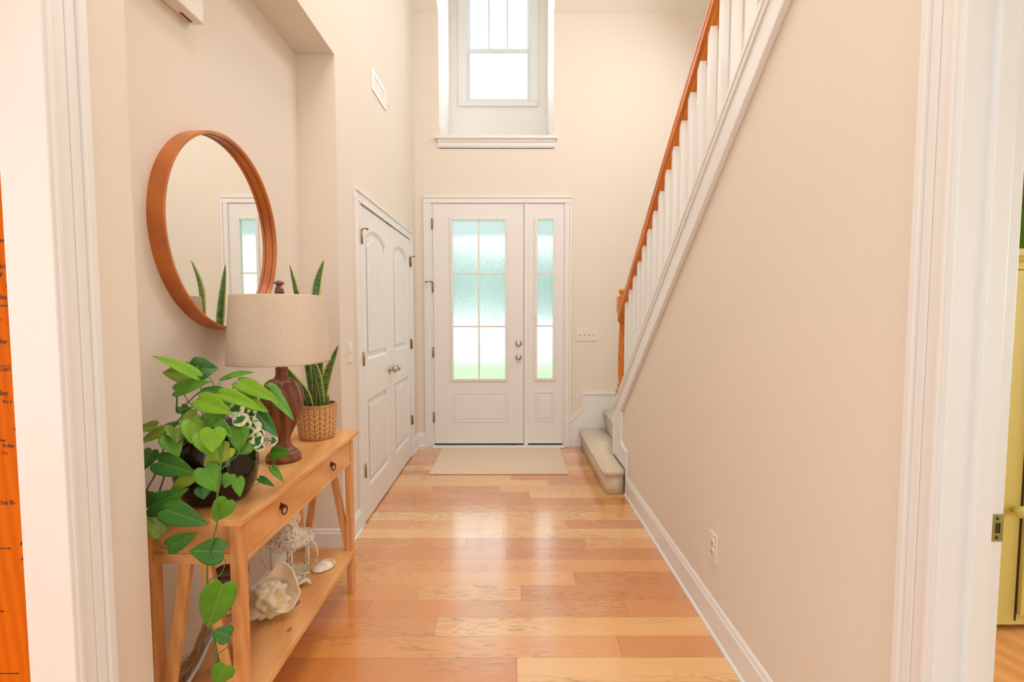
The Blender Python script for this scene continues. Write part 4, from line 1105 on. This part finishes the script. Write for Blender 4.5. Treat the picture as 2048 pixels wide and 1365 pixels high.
po = thing('pothos_vine', 'trailing pothos with big heart shaped green leaves rooted in the dark vase', 'plant', (VX, VY, TZ+.24))
rnd = random.Random(5); bm = bmx()
for q in LEAVES: heart_leaf(bm, q[0:3], q[3:6], q[6:9], q[9], q[10], rnd)
bmesh.ops.remove_doubles(bm, verts=bm.verts, dist=2e-5)
lo = obj('leaves', bm, LEAFM, po); sm = lo.modifiers.new('thickness', 'SOLIDIFY'); sm.thickness = 0.0006
bm = bmx()
for k, pts in STEMS.items():
    r = 0.0024 if k in ('vine', 'left', 'left2', 'top') else 0.0013
    tube(bm, smooth_pts(pts, 5), r, 7, mi=1 if k in ('left', 'left2') else 0)
for q in ((-0.93, 1.46), (-0.89, 1.47), (-0.91, 1.50), (-0.905, 1.45)):
    tube(bm, smooth_pts([(VX, VY, TZ+.26), (VX+(q[0]-VX)*.4, VY+(q[1]-VY)*.4, TZ+.31), (q[0], q[1], TZ+.335), (q[0]-.03, q[1]-.03, TZ+.30)], 5), 0.0022, 7)
tube(bm, smooth_pts([(VX, VY, TZ+.31), (-0.87, 1.42, TZ+.30), (-0.80, 1.345, 1.03), STEMS['vine'][0]], 6), 0.0022, 7)
tube(bm, smooth_pts([(VX, VY, TZ+.31), (-0.95, 1.47, TZ+.30), STEMS['left'][0]], 6), 0.0022, 7)
obj('stems', bm, [STEMM, STEMB], po)
iv = thing('variegated_vine', 'small white and green variegated vine spilling beside the dark vase', 'plant', (-0.83, 1.43, 1.0))
bm = bmx(); ly = bm.loops.layers.uv.verify(); rnd = random.Random(8)
for (x, y, z, r) in IVY:
    v_ = (Vector((0, 0, 1.36))-Vector((x, y, z))).normalized(); N = (v_+Vector((rnd.uniform(-.5, .5), rnd.uniform(-.3, .1), rnd.uniform(0, .6)))).normalized()
    a = N.orthogonal().normalized(); th = rnd.uniform(0, 6.28); ax = (a*math.cos(th)+N.cross(a)*math.sin(th)); S = ax.cross(N)
    n = 22; cv = bm.verts.new(Vector((x, y, z))-N*.002); rg = []
    for q in (.5, 1.0):
        rg.append([bm.verts.new(Vector((x, y, z)) + (ax*math.cos(b_)*r*1.12 + S*math.sin(b_)*r*.82*(1.1 if math.cos(b_) < 0 else .95))*q + N*(.16*r*abs(math.sin(b_))*q - .1*r*math.cos(b_)*q)) for b_ in [2*PI*k/n for k in range(n)]])
    for k in range(n):
        k2 = (k+1) % n
        f = bm.faces.new((cv, rg[0][k], rg[0][k2])); f.smooth = True
        for lp_, u in zip(f.loops, (0, .5, .5)): lp_[ly].uv = (u, 0)
        f = bm.faces.new((rg[0][k], rg[1][k], rg[1][k2], rg[0][k2])); f.smooth = True
        for lp_, u in zip(f.loops, (.5, 1, 1, .5)): lp_[ly].uv = (u, 0)
lo = obj('leaves', bm, IVYM, iv); sm = lo.modifiers.new('thickness', 'SOLIDIFY'); sm.thickness = 0.0006
bm = bmx()
tube(bm, smooth_pts([(VX+.02, VY-.02, TZ+.31)] + [q[:3] for q in IVY[:3]] + [IVY[4][:3], IVY[6][:3], IVY[11][:3]], 4), 0.0016, 6)
tube(bm, smooth_pts([IVY[6][:3], IVY[8][:3]], 4), 0.0014, 6)
obj('stems', bm, STEMB, iv)

# ================================================================== THINGS ON THE SHELF
SZ = 0.215
# lantern
GX, GY = -0.928, 1.992; ln = thing('hexagonal_lantern', 'distressed cream metal hexagonal lantern on the console shelf', 'lantern', (GX, GY, SZ))
def hexr(bm, r0, z0, r1, z1, mi=0, rot=0.25, cap=True): lathe(bm, [(r0, z0), (r1, z1)], (GX, GY, 0), 6, fr=None, smooth=False, cap=cap, mi=mi)
ha = lambda k: 2*PI*k/6
bm = bmx()
lathe(bm, [(0.074, SZ+.020), (0.078, SZ+.022), (0.078, SZ+.030), (0.070, SZ+.034), (0.070, SZ+.050), (0.082, SZ+.054), (0.082, SZ+.060), (0.0, SZ+.060)], (GX, GY, 0), 6, smooth=False)
obj('base', bm, LANTM, ln)
for k in range(6):
    bm = bmx(); a = ha(k); d = Vector((math.cos(a), math.sin(a), 0)); p = Vector((GX, GY, 0))
    tube(bm, [p+d*.070+Vector((0, 0, SZ+.024)), p+d*.082+Vector((0, 0, SZ+.012)), p+d*.086+Vector((0, 0, SZ+.0035))], [.008, .006, .0035], 8); obj('foot', bm, LANTM, ln)
bm = bmx()
for k in range(6):
    a = ha(k); d = Vector((math.cos(a), math.sin(a), 0)); p = Vector((GX, GY, 0))
    tube(bm, [p+d*.074+Vector((0, 0, SZ+.058)), p+d*.079+Vector((0, 0, SZ+.12)), p+d*.080+Vector((0, 0, SZ+.188))], 0.0042, 6)
    a2 = ha(k+1); d2 = Vector((math.cos(a2), math.sin(a2), 0))
    for m in range(7):   # pierced base gallery and scalloped valance
        t = (m+.5)/7; e = d*(1-t)+d2*t
        tube(bm, [p+e*.073+Vector((0, 0, SZ+.033)), p+e*.073+Vector((0, 0, SZ+.052))], .0022, 5)
        q = p+e*.085+Vector((0, 0, SZ+.186)); s_ = (d2-d).normalized()
        tube(bm, [q-s_*.005, q-s_*.003-Vector((0, 0, .008)), q-Vector((0, 0, .0105)), q+s_*.003-Vector((0, 0, .008)), q+s_*.005], .0018, 5)
obj('posts', bm, LANTM, ln)
bm = bmx(); lathe(bm, [(0.084, SZ+.183), (0.088, SZ+.185), (0.088, SZ+.196), (0.103, SZ+.200), (0.106, SZ+.205), (0.106, SZ+.209), (0.098, SZ+.212), (0.086, SZ+.216)], (GX, GY, 0), 6, smooth=False); lathe(bm, [(0.080, SZ+.2155), (0.066, SZ+.221), (0.050, SZ+.231), (0.040, SZ+.243), (0.036, SZ+.252)], (GX, GY, 0), 40); obj('roof', bm, LANTM, ln)
bm = bmx(); lathe(bm, [(0.036, SZ+.250), (0.038, SZ+.254), (0.036, SZ+.266), (0.044, SZ+.270), (0.048, SZ+.282), (0.042, SZ+.302), (0.028, SZ+.322), (0.012, SZ+.336), (0.006, SZ+.340), (0.008, SZ+.352), (0, SZ+.358)], (GX, GY, 0), 24); obj('dome', bm, LANTM, ln)
bm = bmx()
for k in range(6):
    a, a2 = ha(k), ha(k+1); r = .0745
    P4 = [(GX+math.cos(a)*r, GY+math.sin(a)*r, SZ+.062), (GX+math.cos(a2)*r, GY+math.sin(a2)*r, SZ+.062), (GX+math.cos(a2)*r, GY+math.sin(a2)*r, SZ+.184), (GX+math.cos(a)*r, GY+math.sin(a)*r, SZ+.184)]
    bm.faces.new([bm.verts.new(q) for q in P4])
obj('panes', bm, CLEAR, ln)
for s in (1, -1):
    bm = bmx(); dx, dy = 0.93*s, -0.05
    hp = [(.080, .205), (.102, .198), (.122, .175), (.129, .14), (.122, .105), (.104, .080), (.084, .068)]
    tube(bm, smooth_pts([(GX+dx*r, GY+dy*r, SZ+z) for r, z in hp], 4), .0028, 7); obj('side_handle', bm, LANTM, ln)
# conch shell
CX, CY, CZ = -0.895, 1.772, SZ; cs = thing('conch_shell', 'large knobbly cream conch shell with open lip on the console shelf', 'seashell', (CX, CY, CZ))
# local frame of the shell: its open lip is turned toward the room
sr_, su_, sd_ = Vector((.893, .452, 0)), Vector((-.203, .401, .893)), Vector((-.402, .796, -.449))
rc = random.Random(21); bumps = []
for q in range(46):
    v_ = Vector((rc.gauss(0, 1), rc.gauss(0, 1), -abs(rc.gauss(0, 1))-.25)).normalized(); bumps.append((v_, rc.uniform(.08, .15), rc.uniform(.12, .20)))
for ang, el in ((-2.35, -.2), (-1.95, -.1), (-1.55, -.15), (-1.15, -.1), (-2.8, -.1), (2.9, 0), (-.75, -.1), (2.5, -.2), (-.3, -.2)):
    bumps.append((Vector((math.cos(ang), math.sin(ang), el)).normalized(), .34, .14))
for ang in (-2.0, -1.4, -.9, -2.6): bumps.append((Vector((math.cos(ang)*.6, math.sin(ang)*.6, -.8)).normalized(), .22, .13))
bm = bmx(); bmesh.ops.create_icosphere(bm, subdivisions=6, radius=1)
shc = Vector((CX-.017, CY+.008, CZ+.076))
for q in bm.verts:
    n_ = q.co.normalized(); h_ = 0
    for d_, amp, wd_ in bumps:
        k_ = 1-n_.dot(d_)
        if k_ < .25: h_ += amp*math.exp(-k_/(wd_*wd_))
    r_ = .057*(1+h_+.03*math.sin(n_.x*14)*math.sin(n_.y*11))
    q.co = shc + sr_*(n_.x*r_*1.04) + su_*(n_.y*r_*1.0) + sd_*(n_.z*r_*.95)
    q.co.z = max(q.co.z, CZ+.001)
obj('whorl', bm, SHELLM, cs, smooth=True)
# flaring lip: a thick shallow cup with a wavy spiked rim
out_ = [(22, 60), (30, 48), (38, 38), (41, 26), (46, 12), (47, -2), (52, -8), (44, -20), (36, -34), (24, -40), (8, -36), (-4, -24), (-12, -8), (-18, 6), (-26, 18), (-22, 30), (-8, 38), (4, 46), (12, 56)]
out_ = [(x/551.0, y/551.0) for x, y in out_]; cx_, cy_ = .030, .006
bm = bmx(); rings = []
for t in (0.0, .2, .4, .6, .8, .93, 1.0):
    rings.append([bm.verts.new(shc + sr_*(cx_+(x-cx_)*t+.014) + su_*(cy_+(y-cy_)*t+.006) + sd_*(.012-.050*t*t+.006*(1 if t > .9 else 0)*math.sin(k*2.2))) for k, (x, y) in enumerate(out_)])
for a_, b_ in zip(rings, rings[1:]):
    for k in range(len(out_)):
        try: f = bm.faces.new((a_[k], a_[(k+1) % len(out_)], b_[(k+1) % len(out_)], b_[k])); f.smooth = True
        except ValueError: pass
bmesh.ops.remove_doubles(bm, verts=bm.verts, dist=1e-5); bmesh.ops.dissolve_degenerate(bm, edges=bm.edges, dist=1e-6); bmesh.ops.recalc_face_normals(bm, faces=bm.faces)
lo = obj('lip', bm, [SHELLIN, SHELLM], cs)
sm = lo.modifiers.new('thickness', 'SOLIDIFY'); sm.thickness = 0.008; sm.offset = 1; sm.material_offset_rim = 1; sm.material_offset = 0
lo.modifiers.new('subdivision', 'SUBSURF').render_levels = 2
# smaller flat shell
AX, AY = -0.842, 2.135
bm = bmx(); V = []
for j in range(13):
    t = j/12
    V.append([bm.verts.new((AX+math.cos(2*PI*k/40)*.040*math.sin(t*PI/2), AY+math.sin(2*PI*k/40)*.056*math.sin(t*PI/2), SZ+.003+.024*math.cos(t*PI/2))) for k in range(40)])
for j in range(12):
    for k in range(40):
        try: f = bm.faces.new((V[j][k], V[j][(k+1) % 40], V[j+1][(k+1) % 40], V[j+1][k])); f.smooth = True
        except ValueError: pass
bmesh.ops.transform(bm, matrix=Matrix.Translation((AX, AY, SZ)) @ Matrix.Rotation(-0.5, 4, 'Z') @ Matrix.Translation((-AX, -AY, -SZ)), verts=bm.verts)
o = obj('flat_seashell', bm, PEARL); sm = o.modifiers.new('thickness', 'SOLIDIFY'); sm.thickness = .002
tag(o, 'small flat pearly seashell beside the lantern', 'seashell')
# bark covered jar
JX, JY = -0.895, 1.512; jr = thing('bark_jar', 'tall brown bark wrapped jar with dark lid behind the near table leg', 'jar', (JX, JY, SZ))
bm = bmx(); rj = random.Random(2)
prof = [(0.030, SZ+.001)]+[(0.042+.003*math.sin(q*.9)+rj.uniform(-.0012, .0012), SZ+.004+q*.0115) for q in range(25)]
lathe(bm, prof, (JX, JY, 0), 48, fr=lambda a, z, r: 1+.03*math.sin(a*5+z*40)+.02*math.sin(a*13+z*90)); obj('bark_body', bm, BARK, jr)
bm = bmx(); lathe(bm, [(0.041, SZ+.290), (0.050, SZ+.298), (0.054, SZ+.312), (0.053, SZ+.322), (0.048, SZ+.328), (0.044, SZ+.326), (0, SZ+.324)], (JX, JY, 0), 40); obj('lid', bm, LIDM, jr)
# dried grass bundle leaning on the shelf
gr = thing('dried_grass_bundle', 'bundle of dried brown grass tied with white ribbon leaning on the shelf', 'dried grass', (-1.0, 1.45, SZ))
bm = bmx(); rg_ = random.Random(9)
for q in range(90):
    b0 = Vector((-1.012+rg_.gauss(0, .006), 1.452+rg_.gauss(0, .008), SZ+.006)); f_ = rg_.random()
    top = Vector((-0.985+rg_.gauss(0, .006), 1.54+rg_.gauss(0, .010), .28+.10*f_))
    if q < 40:   # loose blades splaying toward the wall
        top = Vector((-1.02-.045*rg_.random(), 1.40+rg_.uniform(-.03, .05), SZ+.006+.03*rg_.random()*(1+rg_.random()))); b0 = Vector((-0.992, 1.52, .262+.03*rg_.random()))
    mid_ = (b0+top)*.5+Vector((rg_.gauss(0, .004), rg_.gauss(0, .004), rg_.uniform(-.004, .006)))
    tube(bm, smooth_pts([b0, mid_, top], 3), [.0011]*7, 4)
obj('stalks', bm, STRAW, gr)
bm = bmx(); rp = smooth_pts([(-0.975, 1.375, SZ+.004), (-0.985, 1.425, SZ+.02), (-0.985, 1.48, .255), (-0.979, 1.530, .300), (-0.975, 1.545, .318)], 5)
wv_ = Vector((.0085, -.003, 0)); L_ = [bm.verts.new(p-wv_) for p in rp]; R_ = [bm.verts.new(p+wv_) for p in rp]
for i in range(len(rp)-1): bm.faces.new((L_[i], R_[i], R_[i+1], L_[i+1])).smooth = True
o = obj('ribbon', bm, RIBBON, gr); sm = o.modifiers.new('thickness', 'SOLIDIFY'); sm.thickness = .0012

# ================================================================== HEIGHT CHART IN THE SIDE ROOM
hc = thing('height_chart', 'orange wooden ruler board with handwritten birthday height marks', 'height chart', (-1.25, 1.12, 1.3))
bd = obj('board', one(box, -1.39, -1.062, 1.106, 1.1345, 0.32, 2.28), CHARTW, hc, bevel=0.002)
def writing(txt, x, z, h, right=True, mat=INK, name='handwriting', sc=1.0):
    cu = bpy.data.curves.new(name, 'FONT'); cu.body = txt; cu.size = h*1.35; cu.extrude = 0.0003; cu.align_x = 'RIGHT' if right else 'LEFT'
    cu.materials.append(mat); o = bpy.data.objects.new(name, cu); C.objects.link(o); o.location = (x, 1.1055, z); o.rotation_euler = (PI/2, 0, 0); o.scale = (sc, 1, 1)
    dg = bpy.context.evaluated_depsgraph_get(); me = bpy.data.meshes.new_from_object(o.evaluated_get(dg)); M_ = Matrix.Translation((x, 1.1055, z)) @ Matrix.Rotation(PI/2, 4, 'X')
    me.transform(M_); bpy.data.objects.remove(o); o = bpy.data.objects.new(name, me); C.objects.link(o); o.parent = bd
    return o
for t_, x, z, h in (('ms', -1.132, 1.518, .0102), ('3rd', -1.132, 1.460, .0102), ('y', -1.143, 1.444, .0113), ('day', -1.136, 1.391, .0102), ('day', -1.142, 1.291, .0102),
                    ("Colt's", -1.137, 1.228, .0085), ('day', -1.147, 1.172, .0125), ("It's 3", -1.139, 1.154, .0079), ('2nd', -1.159, 1.065, .0062), ('B-day', -1.140, 1.052, .0085), ("It's 1st B-", -1.144, .917, .0113)):
    writing(t_, x, z, h)
writing('day', -1.156, 1.036, .0079, mat=REDINK)
for t_, x, z in (('6', -1.140, 1.985), ('5', -1.146, 1.690), ('4', -1.148, 1.402), ('3', -1.150, 1.088), ('2', -1.152, .785), ('1', -1.150, .475)):
    writing(t_, x+.010, z, .050, right=False, name='numeral')
for x, z, h in ((-1.10, 1.376, .0016), (-1.149, 1.344, .0008), (-1.138, 1.239, .0009), (-1.165, .813, .0009), (-1.190, .662, .0009), (-1.163, .51, .0009)):
    bm = bmx(); box(bm, -1.36, x, 1.1052, 1.1062, z-h, z+h)
    if x < -1.15: box(bm, x-.002, x+.001, 1.1050, 1.1062, z-.0022, z+.0022)
    obj('measure_line', bm, INK, bd)

# ================================================================== CABINET IN THE GREEN ROOM
cb = thing('painted_cabinet', 'olive yellow painted cabinet in the green room beyond the right doorway', 'cabinet', (2.6, 2.2, 0))
bm = bmx(); box(bm, 2.0, 3.0, 2.0, 2.42, 0.03, 1.535); obj('carcass', bm, OLIVEP, cb, bevel=0.003)
bm = bmx()
prism(bm, [(2.0, 1.537), (2.0, 1.565), (1.985, 1.572), (1.972, 1.586), (1.96, 1.59), (1.96, 1.617), (2.44, 1.617), (2.44, 1.537)], 'X', 1.97, 3.03); obj('cornice', bm, OLIVEP, cb, bevel=0.002)
for x0, x1, kx in ((2.012, 2.085, None), (2.152, 2.56, 2.128), (2.565, 2.96, 2.92)):
    if kx is None: continue
    dr = obj('door', one(box, x0, x1, 1.983, 2.0, 0.08, 1.50), OLIVEP, cb, bevel=0.003)
obj('stile_groove', one(box, 2.143, 2.151, 1.9985, 2.0005, 0.05, 1.52), DARK, cb)
bm = bmx(); lathe(bm, [(0.012, 0), (0.010, 0.012), (0.022, 0.022), (0.026, 0.032), (0.022, 0.042), (0, 0.046)], n=20)
bmesh.ops.transform(bm, matrix=Matrix.Translation((2.113, 1.999, 0.535)) @ Matrix.Rotation(PI/2, 4, 'X'), verts=bm.verts); obj('knob', bm, OLIVEP, cb)

# ================================================================== OUTSIDE THE FRONT DOOR
tag(obj('front_lawn', one(box, -30, 30, 6.6, 16, -0.35, -0.25), LAWN), 'pale green lawn seen through the obscure front door glass', 'lawn')['kind'] = 'structure'
tag(obj('street', one(box, -40, 40, 16, 28, -0.33, -0.23), ROAD), 'pale street beyond the lawn seen through the door glass', 'street')['kind'] = 'structure'
tag(obj('porch_floor', one(box, -2.0, 2.0, 5.03, 6.6, -0.15, -0.02), ROAD), 'pale concrete porch floor outside the front door', 'porch')['kind'] = 'structure'
tag(obj('porch_ceiling', one(box, -3.0, 3.0, 6.4, 6.6, 2.38, 2.85), PORCH), 'pale blue grey porch beam outside the front door', 'porch')['kind'] = 'structure'
rt = random.Random(4)
TL = ['leafy tree across the street, far left through the door glass', 'leafy tree across the street, second from the left', 'tree across the street left of the door middle', 'tree across the street behind the door middle muntin', 'tree across the street right of the door middle', 'leafy tree across the street behind the sidelight', 'tree across the street just right of the sidelight view']
for k in range(7):
    x = -9.6+k*2.9; y = 31.0+(k % 2)*1.2; h = (6.3, 5.4, 6.6, 5.8, 6.2, 5.2, 6.0)[k]
    t = thing('street_tree', TL[k], 'tree', (x, y, -.2), group='trees across the street')
    bm = bmx(); tube(bm, [(x, y, -.25), (x, y, h*.35)], [.16, .10], 8); obj('trunk', bm, STEMB, t)
    bm = bmx(); bmesh.ops.create_icosphere(bm, subdivisions=4, radius=1)
    for q in bm.verts:
        q.co *= 1+.07*math.sin(q.co.x*5+k)*math.cos(q.co.y*6)+rt.uniform(-.03, .03)
        q.co = Vector((x+q.co.x*1.36, y+q.co.y*1.0, h*.52+q.co.z*h*.46))
    obj('crown', bm, TREEM, t, smooth=True)
